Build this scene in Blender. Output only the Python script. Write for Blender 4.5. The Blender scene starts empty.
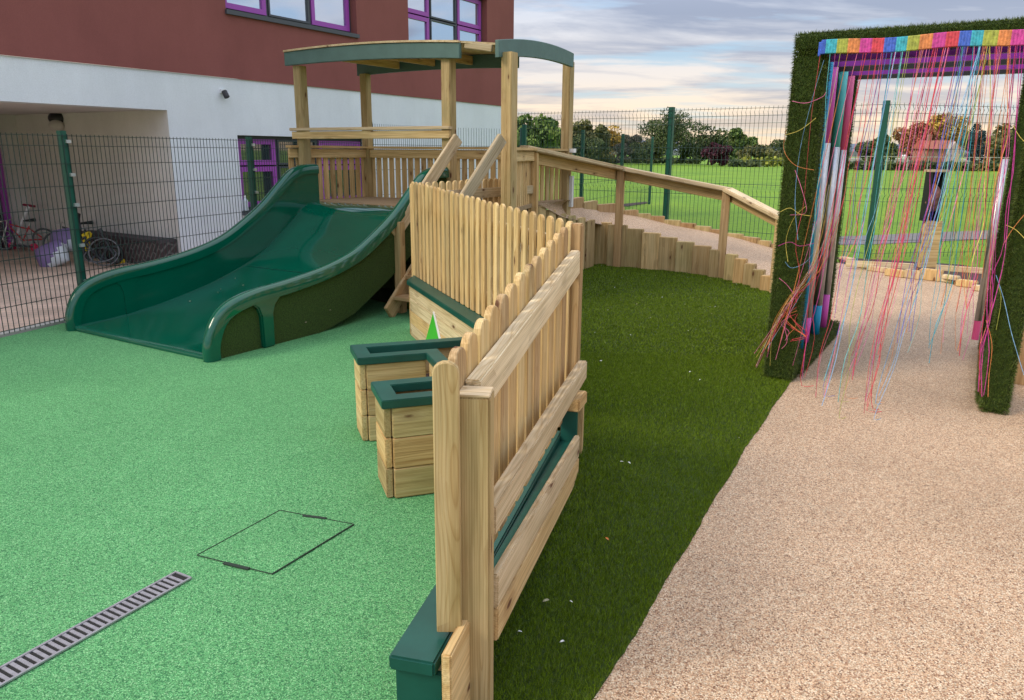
import bpy, bmesh, math, random
import numpy as np
from mathutils import Vector, Matrix
random.seed(7); RNG = np.random.default_rng(7)
SC = bpy.context.scene; COL = SC.collection
R = math.radians
# ------------------------------------------------------------------ camera
F = 760.; H = 1.6; TH = R(14.6); RO = R(0.5)
def ray(u, v):
    a = (u-512)/F; b = (350-v)/F; c, s = math.cos(RO), math.sin(RO)
    a, b = a*c-b*s, a*s+b*c
    return Vector((a, math.cos(TH)+b*math.sin(TH), -math.sin(TH)+b*math.cos(TH)))
def G(u, v, z=0.):                      # point of the horizontal level z
    d = ray(u, v); t = (z-H)/d.z; return Vector((d.x*t, d.y*t, z))
def Yp(u, v, y):                        # point at distance y
    d = ray(u, v); t = y/d.y; return Vector((d.x*t, y, H+d.z*t))
def PLN(u, v, p, q):                    # point on the vertical plane through p and q
    d = ray(u, v); nx, ny = -(q[1]-p[1]), q[0]-p[0]
    t = (nx*p[0]+ny*p[1])/(nx*d.x+ny*d.y); return Vector((d.x*t, d.y*t, H+d.z*t))
cam = bpy.data.cameras.new('camera'); co = bpy.data.objects.new('camera', cam); COL.objects.link(co)
cam.sensor_width = 36; cam.lens = F/1024*36; cam.clip_end = 20000; cam.clip_start = .05
R0 = Vector((1, 0, 0)); U0 = Vector((0, math.sin(TH), math.cos(TH))); D0 = Vector((0, math.cos(TH), -math.sin(TH)))
c_, s_ = math.cos(RO), math.sin(RO)
RR = R0*c_+U0*s_; UU = -R0*s_+U0*c_
co.matrix_world = Matrix(((RR.x, UU.x, -D0.x, 0), (RR.y, UU.y, -D0.y, 0), (RR.z, UU.z, -D0.z, H), (0, 0, 0, 1)))
SC.camera = co
SC.render.engine = 'CYCLES'; SC.cycles.max_bounces = 5; SC.cycles.diffuse_bounces = 3; SC.cycles.glossy_bounces = 3
d = Vector((.522, .853, 0)); e = Vector((.853, -.522, 0)); Z = Vector((0, 0, 1))
def V(x, y, z=0.): return Vector((x, y, z))
# ------------------------------------------------------------------ objects
def tag(o, label=None, cat=None, group=None, kind=None):
    if label: o['label'] = label
    if cat: o['category'] = cat
    if group: o['group'] = group
    if kind: o['kind'] = kind
    return o
def thing(name, loc, label, cat, group=None):
    o = bpy.data.objects.new(name, None); COL.objects.link(o); o.location = loc; o.empty_display_size = .1
    return tag(o, label, cat, group)
def wloc(o):
    m = Matrix.Translation(o.location) if o.type == 'EMPTY' and not o.parent else None
    return m
def place(o, world, parent):
    if parent is None: o.matrix_basis = world; return
    pw = parent['_w'] if False else WM[parent]
    o.parent = parent; o.matrix_basis = pw.inverted() @ world
    WM[o] = world
class _WM(dict):
    def __missing__(self, o):
        m = Matrix.Translation(o.location) if o.type == 'EMPTY' else o.matrix_basis.copy()
        return m
WM = _WM()
def mesh_obj(name, verts, faces, mat, parent=None, smooth=False, world=None, mats=None, mi=None):
    me = bpy.data.meshes.new(name)
    if isinstance(verts, np.ndarray):
        n = len(verts); k = faces.shape[1]; m = len(faces)
        me.vertices.add(n); me.vertices.foreach_set('co', verts.astype(np.float32).ravel())
        me.loops.add(m*k); me.loops.foreach_set('vertex_index', faces.astype(np.int32).ravel())
        me.polygons.add(m); me.polygons.foreach_set('loop_start', np.arange(0, m*k, k, dtype=np.int32))
        me.update(calc_edges=True)
    else:
        me.from_pydata([tuple(v) for v in verts], [], faces)
    for x in (mats or [mat]): me.materials.append(x)
    if mi is not None: me.polygons.foreach_set('material_index', mi)
    if smooth: me.polygons.foreach_set('use_smooth', [True]*len(me.polygons))
    me.update()
    o = bpy.data.objects.new(name, me); COL.objects.link(o)
    if world is None:
        # keep world coordinates in the mesh, but put the origin with the parent
        world = WM[parent].copy() if parent is not None else Matrix.Identity(4)
        inv = world.inverted(); me.transform(inv)
    place(o, world, parent)
    return o
class MB:
    def __init__(s): s.v = []; s.f = []
    def box(s, a, b, c, o):             # o corner, a b c edge vectors
        n = len(s.v)
        for p in (o, o+a, o+a+b, o+b, o+c, o+a+c, o+a+b+c, o+b+c): s.v.append(Vector(p))
        for q in ((0, 3, 2, 1), (4, 5, 6, 7), (0, 1, 5, 4), (1, 2, 6, 5), (2, 3, 7, 6), (3, 0, 4, 7)): s.f.append(tuple(n+i for i in q))
        return s
    def tube(s, pts, r, k=6, caps=True, r1=None):
        n0 = len(s.v); m = len(pts); pts = [Vector(p) for p in pts]
        for i, p in enumerate(pts):
            t = (pts[min(i+1, m-1)]-pts[max(i-1, 0)]).normalized()
            a = t.cross(Z)
            if a.length < .05: a = t.cross(Vector((1, 0, 0)))
            a.normalize(); b = t.cross(a); rr = r if r1 is None else r+(r1-r)*i/(m-1)
            for j in range(k):
                w = 2*math.pi*(j+.5)/k; s.v.append(p+(a*math.cos(w)+b*math.sin(w))*rr)
        for i in range(m-1):
            for j in range(k):
                q = n0+i*k; s.f.append((q+j, q+(j+1) % k, q+k+(j+1) % k, q+k+j))
        if caps:
            s.f.append(tuple(n0+j for j in range(k))[::-1]); s.f.append(tuple(n0+(m-1)*k+j for j in range(k)))
        return s
    def torus(s, c, ax, r, r2, n=20, k=5):
        ax = Vector(ax).normalized(); a = ax.orthogonal().normalized(); b = ax.cross(a); n0 = len(s.v)
        for i in range(n):
            w = 2*math.pi*i/n; q = a*math.cos(w)+b*math.sin(w)
            for j in range(k):
                x = 2*math.pi*j/k; s.v.append(Vector(c)+q*(r+r2*math.cos(x))+ax*r2*math.sin(x))
        for i in range(n):
            for j in range(k):
                s.f.append((n0+i*k+j, n0+((i+1) % n)*k+j, n0+((i+1) % n)*k+(j+1) % k, n0+i*k+(j+1) % k))
        return s
    def prism(s, poly, h):              # poly list of Vectors, extruded by vector h
        n = len(s.v); m = len(poly)
        s.v += [Vector(p) for p in poly]+[Vector(p)+h for p in poly]
        s.f.append(tuple(range(n, n+m))[::-1]); s.f.append(tuple(range(n+m, n+2*m)))
        for i in range(m): s.f.append((n+i, n+(i+1) % m, n+m+(i+1) % m, n+m+i))
        return s
    def build(s, name, mat, parent=None, smooth=False):
        return mesh_obj(name, s.v, s.f, mat, parent, smooth)
def fixnormals(o):
    bm = bmesh.new(); bm.from_mesh(o.data); bmesh.ops.recalc_face_normals(bm, faces=bm.faces); bm.to_mesh(o.data); bm.free()
    return o
def bevel(o, w=.004, seg=2, ang=30):
    bm = bmesh.new(); bm.from_mesh(o.data); bmesh.ops.recalc_face_normals(bm, faces=bm.faces)
    es = [x for x in bm.edges if len(x.link_faces) == 2 and x.calc_face_angle(0) > R(ang)]
    bmesh.ops.bevel(bm, geom=es, offset=w, segments=seg, affect='EDGES', clamp_overlap=True)
    bm.to_mesh(o.data); bm.free(); return o
def beam(name, mat, parent, p0, p1, w, h, up=Z, bev=.005, oh=0., ow=0.):
    """board with its own frame: local x runs along the grain; w across, h along up"""
    p0 = Vector(p0); p1 = Vector(p1); x = (p1-p0); L = x.length; x.normalize()
    y = Vector(up).cross(x).normalized(); z = x.cross(y)
    me = MB().box(V(L, 0, 0), V(0, w, 0), V(0, 0, h), V(0, -w/2+ow, -h/2+oh))
    W = Matrix(((x.x, y.x, z.x, p0.x), (x.y, y.y, z.y, p0.y), (x.z, y.z, z.z, p0.z), (0, 0, 0, 1)))
    o = mesh_obj(name, me.v, me.f, mat, parent, world=W)
    if bev: bevel(o, bev, 2)
    return o
def post(name, mat, parent, x, y, z0, z1, w=.1, ax=d, bev=.006, h=None):
    return beam(name, mat, parent, V(x, y, z0), V(x, y, z1), w, h or w, up=ax, bev=bev)
_pk = {}
def picket(name, mat, parent, p, z1, w, t, face, tilt=0):
    """upright board with a round top; face = horizontal direction across the board"""
    L = z1-p.z
    prof = [V(0, -w/2), V(0, w/2), V(L-w*.42, w/2)]
    for i in range(1, 7):
        a = math.pi*i/7; prof.append(V(L-w*.42+w*.42*math.sin(a), w/2*math.cos(a)))
    prof.append(V(L-w*.42, -w/2))
    me = MB().prism(prof, V(0, 0, t))
    me.v = [v-V(0, 0, t/2) for v in me.v]
    x = (Z+Vector(face)*tilt).normalized(); y = Vector(face).normalized(); z = x.cross(y).normalized(); y = z.cross(x)
    W = Matrix(((x.x, y.x, z.x, p.x), (x.y, y.y, z.y, p.y), (x.z, y.z, z.z, p.z), (0, 0, 0, 1)))
    o = mesh_obj(name, me.v, me.f, mat, parent, world=W); bevel(o, .003, 1)
    return o
# ------------------------------------------------------------------ materials
def newmat(n):
    m = bpy.data.materials.new(n); m.use_nodes = True; nt = m.node_tree; b = nt.nodes['Principled BSDF']
    return m, nt, b
def nd(nt, t, **k):
    n = nt.nodes.new(t)
    for a, v in k.items():
        if a.startswith('_'): setattr(n, a[1:], v)
        else: n.inputs[a.replace('__', ' ')].default_value = v
    return n
def ramp(nt, fac, stops, interp='LINEAR'):
    r = nt.nodes.new('ShaderNodeValToRGB'); r.color_ramp.interpolation = interp
    el = r.color_ramp.elements
    while len(el) < len(stops): el.new(.5)
    for i, (p, c) in enumerate(stops): el[i].position = p; el[i].color = (*c, 1) if len(c) == 3 else c
    nt.links.new(fac, r.inputs[0]); return r
def mix(nt, fac, a, b, mode='MIX'):
    m = nt.nodes.new('ShaderNodeMix'); m.data_type = 'RGBA'; m.blend_type = mode
    for s, v in ((0, fac), (6, a), (7, b)):
        if hasattr(v, 'is_output'): nt.links.new(v, m.inputs[s])
        else: m.inputs[s].default_value = v if s == 0 else (*v, 1)
    return m.outputs[2]
def bump(nt, h, b, strength=.3, dist=.01, normal=None):
    n = nt.nodes.new('ShaderNodeBump'); n.inputs['Strength'].default_value = strength; n.inputs['Distance'].default_value = dist
    nt.links.new(h, n.inputs['Height'])
    if normal: nt.links.new(normal, n.inputs['Normal'])
    nt.links.new(n.outputs[0], b.inputs['Normal']); return n.outputs[0]
def plain(n, col, rough=.6, metal=0., noise=0., scale=8., bmp=0., spec=None, coat=0.):
    m, nt, b = newmat(n); b.inputs['Roughness'].default_value = rough; b.inputs['Metallic'].default_value = metal
    b.inputs['Base Color'].default_value = (*col, 1)
    if spec is not None: b.inputs['Specular IOR Level'].default_value = spec
    if coat: b.inputs['Coat Weight'].default_value = coat; b.inputs['Coat Roughness'].default_value = .08
    if noise or bmp:
        tc = nd(nt, 'ShaderNodeTexCoord'); no = nd(nt, 'ShaderNodeTexNoise', Scale=scale, Detail=5., Roughness=.6)
        nt.links.new(tc.outputs['Object'], no.inputs['Vector'])
        if noise:
            lo = tuple(x*(1-noise) for x in col); hi = tuple(min(1, x*(1+noise)) for x in col)
            r = ramp(nt, no.outputs[0], [(.3, lo), (.7, hi)]); nt.links.new(r.outputs[0], b.inputs['Base Color'])
        if bmp: bump(nt, no.outputs[0], b, bmp, .01)
    return m
def wood(n, dark, mid, light, knots=True, rough=.72, green=(.27, .28, .13), gamt=.35):
    m, nt, b = newmat(n); b.inputs['Roughness'].default_value = rough; b.inputs['Specular IOR Level'].default_value = .25
    tc = nd(nt, 'ShaderNodeTexCoord'); oi = nd(nt, 'ShaderNodeObjectInfo')
    off = nd(nt, 'ShaderNodeVectorMath', _operation='SCALE'); nt.links.new(oi.outputs['Random'], off.inputs['Scale']); off.inputs[0].default_value = (37, 53, 29)
    add = nd(nt, 'ShaderNodeVectorMath', _operation='ADD'); nt.links.new(tc.outputs['Object'], add.inputs[0]); nt.links.new(off.outputs[0], add.inputs[1])
    # knots bend the grain round them
    mk = nd(nt, 'ShaderNodeMapping'); mk.inputs['Scale'].default_value = (4.5, 13, 13); nt.links.new(add.outputs[0], mk.inputs[0])
    vo = nd(nt, 'ShaderNodeTexVoronoi', Scale=1.); nt.links.new(mk.outputs[0], vo.inputs['Vector'])
    kn = ramp(nt, vo.outputs['Distance'], [(.0, (1, 1, 1)), (.10, (1, 1, 1)), (.17, (.25,)*3), (.5, (0, 0, 0))])
    # only some cells carry a knot
    gt = nd(nt, 'ShaderNodeMath', _operation='GREATER_THAN'); gt.inputs[1].default_value = .66
    sc = nd(nt, 'ShaderNodeSeparateColor'); nt.links.new(vo.outputs['Color'], sc.inputs[0]); nt.links.new(sc.outputs[0], gt.inputs[0])
    km = nd(nt, 'ShaderNodeMath', _operation='MULTIPLY'); nt.links.new(kn.outputs[0], km.inputs[0]); nt.links.new(gt.outputs[0], km.inputs[1])
    mp = nd(nt, 'ShaderNodeMapping'); mp.inputs['Scale'].default_value = (.9, 26, 26); nt.links.new(add.outputs[0], mp.inputs[0])
    wv = nd(nt, 'ShaderNodeVectorMath', _operation='MULTIPLY_ADD'); nt.links.new(km.outputs[0], wv.inputs[0]); wv.inputs[1].default_value = (0, 2.2, 2.2); nt.links.new(mp.outputs[0], wv.inputs[2])
    n1 = nd(nt, 'ShaderNodeTexNoise', Scale=1., Detail=6., Roughness=.62, Distortion=.5); nt.links.new(wv.outputs[0], n1.inputs['Vector'])
    mp2 = nd(nt, 'ShaderNodeMapping'); mp2.inputs['Scale'].default_value = (3., 110, 110); nt.links.new(add.outputs[0], mp2.inputs[0])
    n2 = nd(nt, 'ShaderNodeTexNoise', Scale=1., Detail=3.); nt.links.new(mp2.outputs[0], n2.inputs['Vector'])
    c = ramp(nt, n1.outputs[0], [(.26, dark), (.45, mid), (.70, light)]).outputs[0]
    fine = ramp(nt, n2.outputs[0], [(.35, (.66, .63, .57)), (.58, (1, 1, 1))]).outputs[0]
    c = mix(nt, .75, c, fine, 'MULTIPLY')
    sx = nd(nt, 'ShaderNodeSeparateXYZ'); nt.links.new(tc.outputs['Object'], sx.inputs[0])
    mr = nd(nt, 'ShaderNodeMapping'); mr.inputs['Scale'].default_value = (1.6, 3, 3); nt.links.new(add.outputs[0], mr.inputs[0])
    nr = nd(nt, 'ShaderNodeTexNoise', Scale=1., Detail=2.); nt.links.new(mr.outputs[0], nr.inputs['Vector'])
    def mth(op, a, b=None, v=None):
        m_ = nd(nt, 'ShaderNodeMath', _operation=op); nt.links.new(a, m_.inputs[0])
        if b is not None: nt.links.new(b, m_.inputs[1])
        if v is not None: m_.inputs[1].default_value = v
        return m_.outputs[0]
    wob = mth('MULTIPLY', nr.outputs[0], v=.085); rnd_ = mth('MULTIPLY', oi.outputs['Random'], v=.07)
    yy = mth('ADD', mth('ADD', sx.outputs[1], rnd_), v=-.035); zz = mth('ADD', mth('ADD', sx.outputs[2], wob), mth('MULTIPLY', km.outputs[0], v=.012)); zz = mth('ADD', zz, v=.01)
    rad = mth('SQRT', mth('ADD', mth('MULTIPLY', yy, yy), mth('MULTIPLY', zz, zz)))
    ring = mth('FRACT', mth('MULTIPLY', rad, v=150.))
    rg = ramp(nt, ring, [(0, (.70, .58, .44)), (.10, (.96, .94, .90)), (.6, (1.04,)*3), (.88, (.86, .78, .66)), (1, (.68, .56, .42))]).outputs[0]
    c = mix(nt, .62, c, rg, 'MULTIPLY')
    n3 = nd(nt, 'ShaderNodeTexNoise', Scale=2.2, Detail=3.); nt.links.new(add.outputs[0], n3.inputs['Vector'])
    gf = ramp(nt, n3.outputs[0], [(.42, (0, 0, 0)), (.7, (gamt,)*3)]).outputs[0]
    c = mix(nt, gf, c, green)
    rv = ramp(nt, oi.outputs['Random'], [(0, (.74, .72, .70)), (.35, (.95, .88, .80)), (.7, (1.0, 1.0, .96)), (1, (1.12, 1.08, 1.02))]).outputs[0]
    c = mix(nt, 1., c, rv, 'MULTIPLY')
    if knots: c = mix(nt, km.outputs[0], c, (.13, .055, .025))
    nt.links.new(c, b.inputs['Base Color'])
    bump(nt, n1.outputs[0], b, .35, .004)
    return m
M = {}
M['wood'] = wood('pine', (.50, .315, .135), (.71, .50, .245), (.83, .65, .37), gamt=.12)
M['wood_pale'] = wood('pale_pine', (.44, .33, .20), (.70, .57, .38), (.84, .73, .54), gamt=.12)
M['wood_green'] = wood('treated_pine', (.40, .28, .125), (.60, .455, .235), (.72, .58, .34), green=(.27, .28, .11), gamt=.35)
M['wood_brown'] = wood('brown_pine', (.34, .205, .10), (.52, .345, .18), (.64, .465, .27), gamt=.2)
M['deck'] = wood('deck_boards', (.36, .25, .15), (.48, .35, .22), (.55, .43, .28), knots=False, gamt=.1)
M['paint'] = plain('dark_green_paint', (.007, .075, .055), .42, noise=.22, scale=5, bmp=.04)
M['paint_grey'] = plain('grey_green_paint', (.085, .155, .14), .6, noise=.12, scale=6, bmp=.05)
M['slide'] = plain('green_fibreglass', (.001, .090, .050), .07, noise=.10, scale=2.5, spec=.6, coat=.15)
M['fence'] = plain('green_coated_steel', (.006, .085, .055), .45)
M['wire'] = plain('dark_green_wire', (.012, .035, .03), .5)
M['steel'] = plain('brushed_steel', (.62, .61, .60), .34, metal=.9, noise=.1, scale=30)
M['clip'] = plain('zinc_clip', (.6, .62, .62), .4, metal=.7)
M['blackp'] = plain('black_plastic', (.012, .012, .014), .4)
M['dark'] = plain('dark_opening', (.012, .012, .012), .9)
M['purple'] = plain('purple_frame', (.34, .06, .40), .4)
M['darkframe'] = plain('grey_window_frame', (.06, .065, .08), .45)
M['white'] = plain('white_plastic', (.75, .75, .75), .4)
M['soil'] = plain('soil', (.06, .032, .03), .95, noise=.6, scale=40, bmp=.8)
M['kerb'] = plain('concrete', (.42, .41, .38), .85, noise=.15, scale=20, bmp=.2)
M['lead'] = plain('drain_metal', (.42, .42, .46), .45, metal=.6, noise=.15, scale=40)
def render_wall(n, col, dirt):
    m, nt, b = newmat(n); b.inputs['Roughness'].default_value = .9; b.inputs['Specular IOR Level'].default_value = .15
    tc = nd(nt, 'ShaderNodeTexCoord')
    n1 = nd(nt, 'ShaderNodeTexNoise', Scale=.9, Detail=6., Roughness=.6); nt.links.new(tc.outputs['Object'], n1.inputs['Vector'])
    n2 = nd(nt, 'ShaderNodeTexNoise', Scale=160., Detail=2.); nt.links.new(tc.outputs['Object'], n2.inputs['Vector'])
    c = ramp(nt, n1.outputs[0], [(.32, dirt), (.62, col)]).outputs[0]
    f = ramp(nt, n2.outputs[0], [(.35, (.86,)*3), (.65, (1, 1, 1))]).outputs[0]
    c = mix(nt, 1., c, f, 'MULTIPLY')
    ms = nd(nt, 'ShaderNodeMapping'); ms.inputs['Scale'].default_value = (1.1, 1.1, .35); nt.links.new(tc.outputs['Object'], ms.inputs[0])
    n3 = nd(nt, 'ShaderNodeTexNoise', Scale=1.6, Detail=6., Roughness=.7); nt.links.new(ms.outputs[0], n3.inputs['Vector'])
    f3 = ramp(nt, n3.outputs[0], [(.38, (.95, .95, .945)), (.56, (1, 1, 1)), (.75, (1.05, 1.05, 1.05))]).outputs[0]
    c = mix(nt, 1., c, f3, 'MULTIPLY'); nt.links.new(c, b.inputs['Base Color'])
    bump(nt, n2.outputs[0], b, .5, .004); return m
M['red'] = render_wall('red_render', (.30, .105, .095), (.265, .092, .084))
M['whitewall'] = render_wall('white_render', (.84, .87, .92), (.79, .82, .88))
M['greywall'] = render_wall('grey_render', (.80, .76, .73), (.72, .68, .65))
def granules(n, cols, scale, rough, bstr, bdist, patch=None, spec=.3):
    m, nt, b = newmat(n); b.inputs['Roughness'].default_value = rough; b.inputs['Specular IOR Level'].default_value = spec
    tc = nd(nt, 'ShaderNodeTexCoord'); vo = nd(nt, 'ShaderNodeTexVoronoi', Scale=scale, Randomness=1.)
    nt.links.new(tc.outputs['Object'], vo.inputs['Vector'])
    sp = nd(nt, 'ShaderNodeSeparateColor'); nt.links.new(vo.outputs['Color'], sp.inputs[0])
    c = ramp(nt, sp.outputs[0], cols, 'CONSTANT').outputs[0]
    ed = ramp(nt, vo.outputs['Distance'], [(.3, (1, 1, 1)), (.75, (.45,)*3)]).outputs[0]
    c = mix(nt, .8, c, ed, 'MULTIPLY')
    n0 = nd(nt, 'ShaderNodeTexNoise', Scale=scale*.22, Detail=3.); nt.links.new(tc.outputs['Object'], n0.inputs['Vector'])
    f0 = ramp(nt, n0.outputs[0], [(.3, (.86,)*3), (.7, (1.1,)*3)]).outputs[0]; c = mix(nt, 1., c, f0, 'MULTIPLY')
    n1 = nd(nt, 'ShaderNodeTexNoise', Scale=1.1, Detail=6., Roughness=.65); nt.links.new(tc.outputs['Object'], n1.inputs['Vector'])
    f = ramp(nt, n1.outputs[0], [(.28, patch or (.80, .80, .80)), (.5, (.97,)*3), (.72, (1.08,)*3)]).outputs[0]
    c = mix(nt, 1., c, f, 'MULTIPLY'); nt.links.new(c, b.inputs['Base Color'])
    bump(nt, vo.outputs['Distance'], b, bstr, bdist).node
    return m
M['rubber'] = granules('green_rubber', [(0, (.045, .22, .083)), (.15, (.11, .375, .138)), (.5, (.16, .485, .186)), (.82, (.275, .61, .28)), (.95, (.06, .25, .10))], 240, .75, .6, .003, patch=(.84, .88, .86))
M['resin'] = granules('resin_gravel', [(0, (.60, .365, .21)), (.15, (.70, .47, .295)), (.42, (.76, .545, .36)), (.66, (.42, .235, .14)), (.78, (.86, .69, .49)), (.93, (.22, .11, .065))], 215, .6, .6, .003, spec=.2)
def grassmat(n, a, b_, c_, sc):
    m, nt, b = newmat(n); b.inputs['Roughness'].default_value = .75; b.inputs['Specular IOR Level'].default_value = .2
    tc = nd(nt, 'ShaderNodeTexCoord')
    n1 = nd(nt, 'ShaderNodeTexNoise', Scale=sc, Detail=8., Roughness=.75); nt.links.new(tc.outputs['Object'], n1.inputs['Vector'])
    n2 = nd(nt, 'ShaderNodeTexNoise', Scale=.22, Detail=7., Roughness=.65); nt.links.new(tc.outputs['Object'], n2.inputs['Vector'])
    c = ramp(nt, n1.outputs[0], [(.3, a), (.5, b_), (.72, c_)]).outputs[0]
    f = ramp(nt, n2.outputs[0], [(.32, (.66, .74, .7)), (.5, (.95, .97, .9)), (.68, (1.25, 1.1, 1.)),]).outputs[0]
    c = mix(nt, 1., c, f, 'MULTIPLY'); nt.links.new(c, b.inputs['Base Color']); bump(nt, n1.outputs[0], b, .8, .03)
    return m
M['field'] = grassmat('field_grass', (.085, .17, .006), (.15, .28, .012), (.22, .36, .025), 9.)
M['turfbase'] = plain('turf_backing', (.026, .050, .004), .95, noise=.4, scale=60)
def blademat(n, lo, hi, tip=.35):
    m, nt, b = newmat(n); b.inputs['Roughness'].default_value = .55; b.inputs['Specular IOR Level'].default_value = .25
    g = nd(nt, 'ShaderNodeNewGeometry')
    r = ramp(nt, g.outputs['Random Per Island'], [(0, lo), (.55, hi), (.9, tuple(x*1.35 for x in hi)), (1, (.16, .17, .06))])
    nt.links.new(r.outputs[0], b.inputs['Base Color'])
    return m
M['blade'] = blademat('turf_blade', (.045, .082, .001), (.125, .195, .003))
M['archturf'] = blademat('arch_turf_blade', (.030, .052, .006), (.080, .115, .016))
M['skirtturf'] = plain('turf_skirt', (.032, .062, .008), .95, noise=.5, scale=90, bmp=1.)
def brickmat(n, c1, c2, mo, sx, rough=.85, bw=.215, rh=.065, ms=.01, axis=None):
    m, nt, b = newmat(n); b.inputs['Roughness'].default_value = rough
    tc = nd(nt, 'ShaderNodeTexCoord'); mp = nd(nt, 'ShaderNodeMapping')
    if axis: mp.inputs['Rotation'].default_value = axis
    nt.links.new(tc.outputs['Object'], mp.inputs[0])
    br = nd(nt, 'ShaderNodeTexBrick', Scale=1.); br.inputs['Brick Width'].default_value = bw; br.inputs['Row Height'].default_value = rh; br.inputs['Mortar Size'].default_value = ms
    br.inputs['Color1'].default_value = (*c1, 1); br.inputs['Color2'].default_value = (*c2, 1); br.inputs['Mortar'].default_value = (*mo, 1)
    nt.links.new(mp.outputs[0], br.inputs['Vector']); 
    n1 = nd(nt, 'ShaderNodeTexNoise', Scale=sx, Detail=5.); nt.links.new(tc.outputs['Object'], n1.inputs['Vector'])
    f = ramp(nt, n1.outputs[0], [(.3, (.75,)*3), (.7, (1.15,)*3)]).outputs[0]
    c = mix(nt, 1., br.outputs['Color'], f, 'MULTIPLY'); nt.links.new(c, b.inputs['Base Color'])
    bump(nt, br.outputs['Fac'], b, -.3, .004); return m
M['paving'] = brickmat('brick_paving', (.66, .48, .37), (.58, .41, .32), (.46, .36, .29), 2., bw=.2, rh=.1, ms=.006)
def glassmat(n, col, rough=.03):
    m, nt, b = newmat(n); b.inputs['Base Color'].default_value = (*col, 1); b.inputs['Roughness'].default_value = rough
    b.inputs['Specular IOR Level'].default_value = 1.; b.inputs['IOR'].default_value = 1.9; return m
M['glass'] = glassmat('window_glass', (.03, .035, .045))
M['glass_sky'] = glassmat('coated_window_glass', (.62, .66, .74)); M['glass_sky'].node_tree.nodes['Principled BSDF'].inputs['Metallic'].default_value = .85
# ------------------------------------------------------------------ world
w = bpy.data.worlds.new('World'); SC.world = w; w.use_nodes = True; nt = w.node_tree
bg = nt.nodes['Background']; bg.inputs['Strength'].default_value = .095
SUN_EL, SUN_AZ = R(38), R(-112)       # azimuth from +y, clockwise seen from above
sky = nd(nt, 'ShaderNodeTexSky'); sky.sky_type = 'NISHITA'; sky.sun_disc = False; sky.sun_elevation = SUN_EL; sky.sun_rotation = SUN_AZ
tc = nd(nt, 'ShaderNodeTexCoord'); sep = nd(nt, 'ShaderNodeSeparateXYZ'); nt.links.new(tc.outputs['Generated'], sep.inputs[0])
zc = nd(nt, 'ShaderNodeMath', _operation='MAXIMUM'); nt.links.new(sep.outputs[2], zc.inputs[0]); zc.inputs[1].default_value = 0
za = nd(nt, 'ShaderNodeMath', _operation='ADD'); nt.links.new(zc.outputs[0], za.inputs[0]); za.inputs[1].default_value = .085
def div(a):
    m = nd(nt, 'ShaderNodeMath', _operation='DIVIDE'); nt.links.new(a, m.inputs[0]); nt.links.new(za.outputs[0], m.inputs[1]); return m.outputs[0]
cb = nd(nt, 'ShaderNodeCombineXYZ'); nt.links.new(div(sep.outputs[0]), cb.inputs[0]); nt.links.new(div(sep.outputs[1]), cb.inputs[1])
mpw = nd(nt, 'ShaderNodeMapping'); mpw.inputs['Scale'].default_value = (.75, 1.3, 1); mpw.inputs['Rotation'].default_value = (0, 0, R(14)); mpw.inputs['Location'].default_value = (3.3, 1.2, 0)
nt.links.new(cb.outputs[0], mpw.inputs[0])
na = nd(nt, 'ShaderNodeTexNoise', Scale=.75, Detail=9., Roughness=.58, Distortion=.35); nt.links.new(mpw.outputs[0], na.inputs['Vector'])
mpx = nd(nt, 'ShaderNodeMapping'); mpx.inputs['Scale'].default_value = (.9, 1.7, 1); mpx.inputs['Location'].default_value = (9.3, 4.2, 0); nt.links.new(cb.outputs[0], mpx.inputs[0])
nb = nd(nt, 'ShaderNodeTexNoise', Scale=.9, Detail=7., Roughness=.55); nt.links.new(mpx.outputs[0], nb.inputs['Vector'])
K = 1.0
def k3(r_, g_, b_): return (r_, g_, b_)
lit = ramp(nt, zc.outputs[0], [(0, (.72, .53, .34)), (.04, (.74, .58, .42)), (.09, (.62, .56, .52)), (.16, (.50, .52, .58)), (.30, (.75, .80, .92)), (.7, (1.15, 1.17, 1.22))]).outputs[0]
drk = ramp(nt, zc.outputs[0], [(0, (.52, .42, .32)), (.04, (.46, .39, .35)), (.08, (.33, .335, .39)), (.16, (.235, .265, .355)), (.30, (.45, .50, .62)), (.7, (.88, .90, .98))]).outputs[0]
blu = ramp(nt, zc.outputs[0], [(0, (.60, .50, .38)), (.05, (.44, .49, .50)), (.12, (.30, .43, .55)), (.3, (.36, .52, .80)), (.7, (.5, .7, 1.1))]).outputs[0]
f1 = ramp(nt, na.outputs[0], [(.41, (0, 0, 0)), (.56, (1, 1, 1))]).outputs[0]
cl = mix(nt, f1, lit, drk)
f2 = ramp(nt, nb.outputs[0], [(.53, (0, 0, 0)), (.64, (.85,)*3)]).outputs[0]
cl = mix(nt, f2, cl, blu)
sk10 = mix(nt, 1., cl, (10., 10., 10.), 'MULTIPLY')
fin = mix(nt, .12, sk10, sky.outputs[0]); fin = mix(nt, 1., fin, (1.07, 1.06, 1.05), 'MULTIPLY'); nt.links.new(fin, bg.inputs['Color'])
sl = bpy.data.lights.new('sun', 'SUN'); so = bpy.data.objects.new('sun', sl); COL.objects.link(so)
sl.energy = 1.5; sl.angle = R(22); sl.color = (1, .88, .70)
sd = Vector((math.sin(SUN_AZ)*math.cos(SUN_EL), math.cos(SUN_AZ)*math.cos(SUN_EL), math.sin(SUN_EL)))
so.rotation_euler = (-sd).to_track_quat('-Z', 'Y').to_euler()
SC.view_settings.view_transform = 'Standard'; SC.view_settings.look = 'None'; SC.view_settings.exposure = .66; SC.view_settings.gamma = 1
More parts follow.
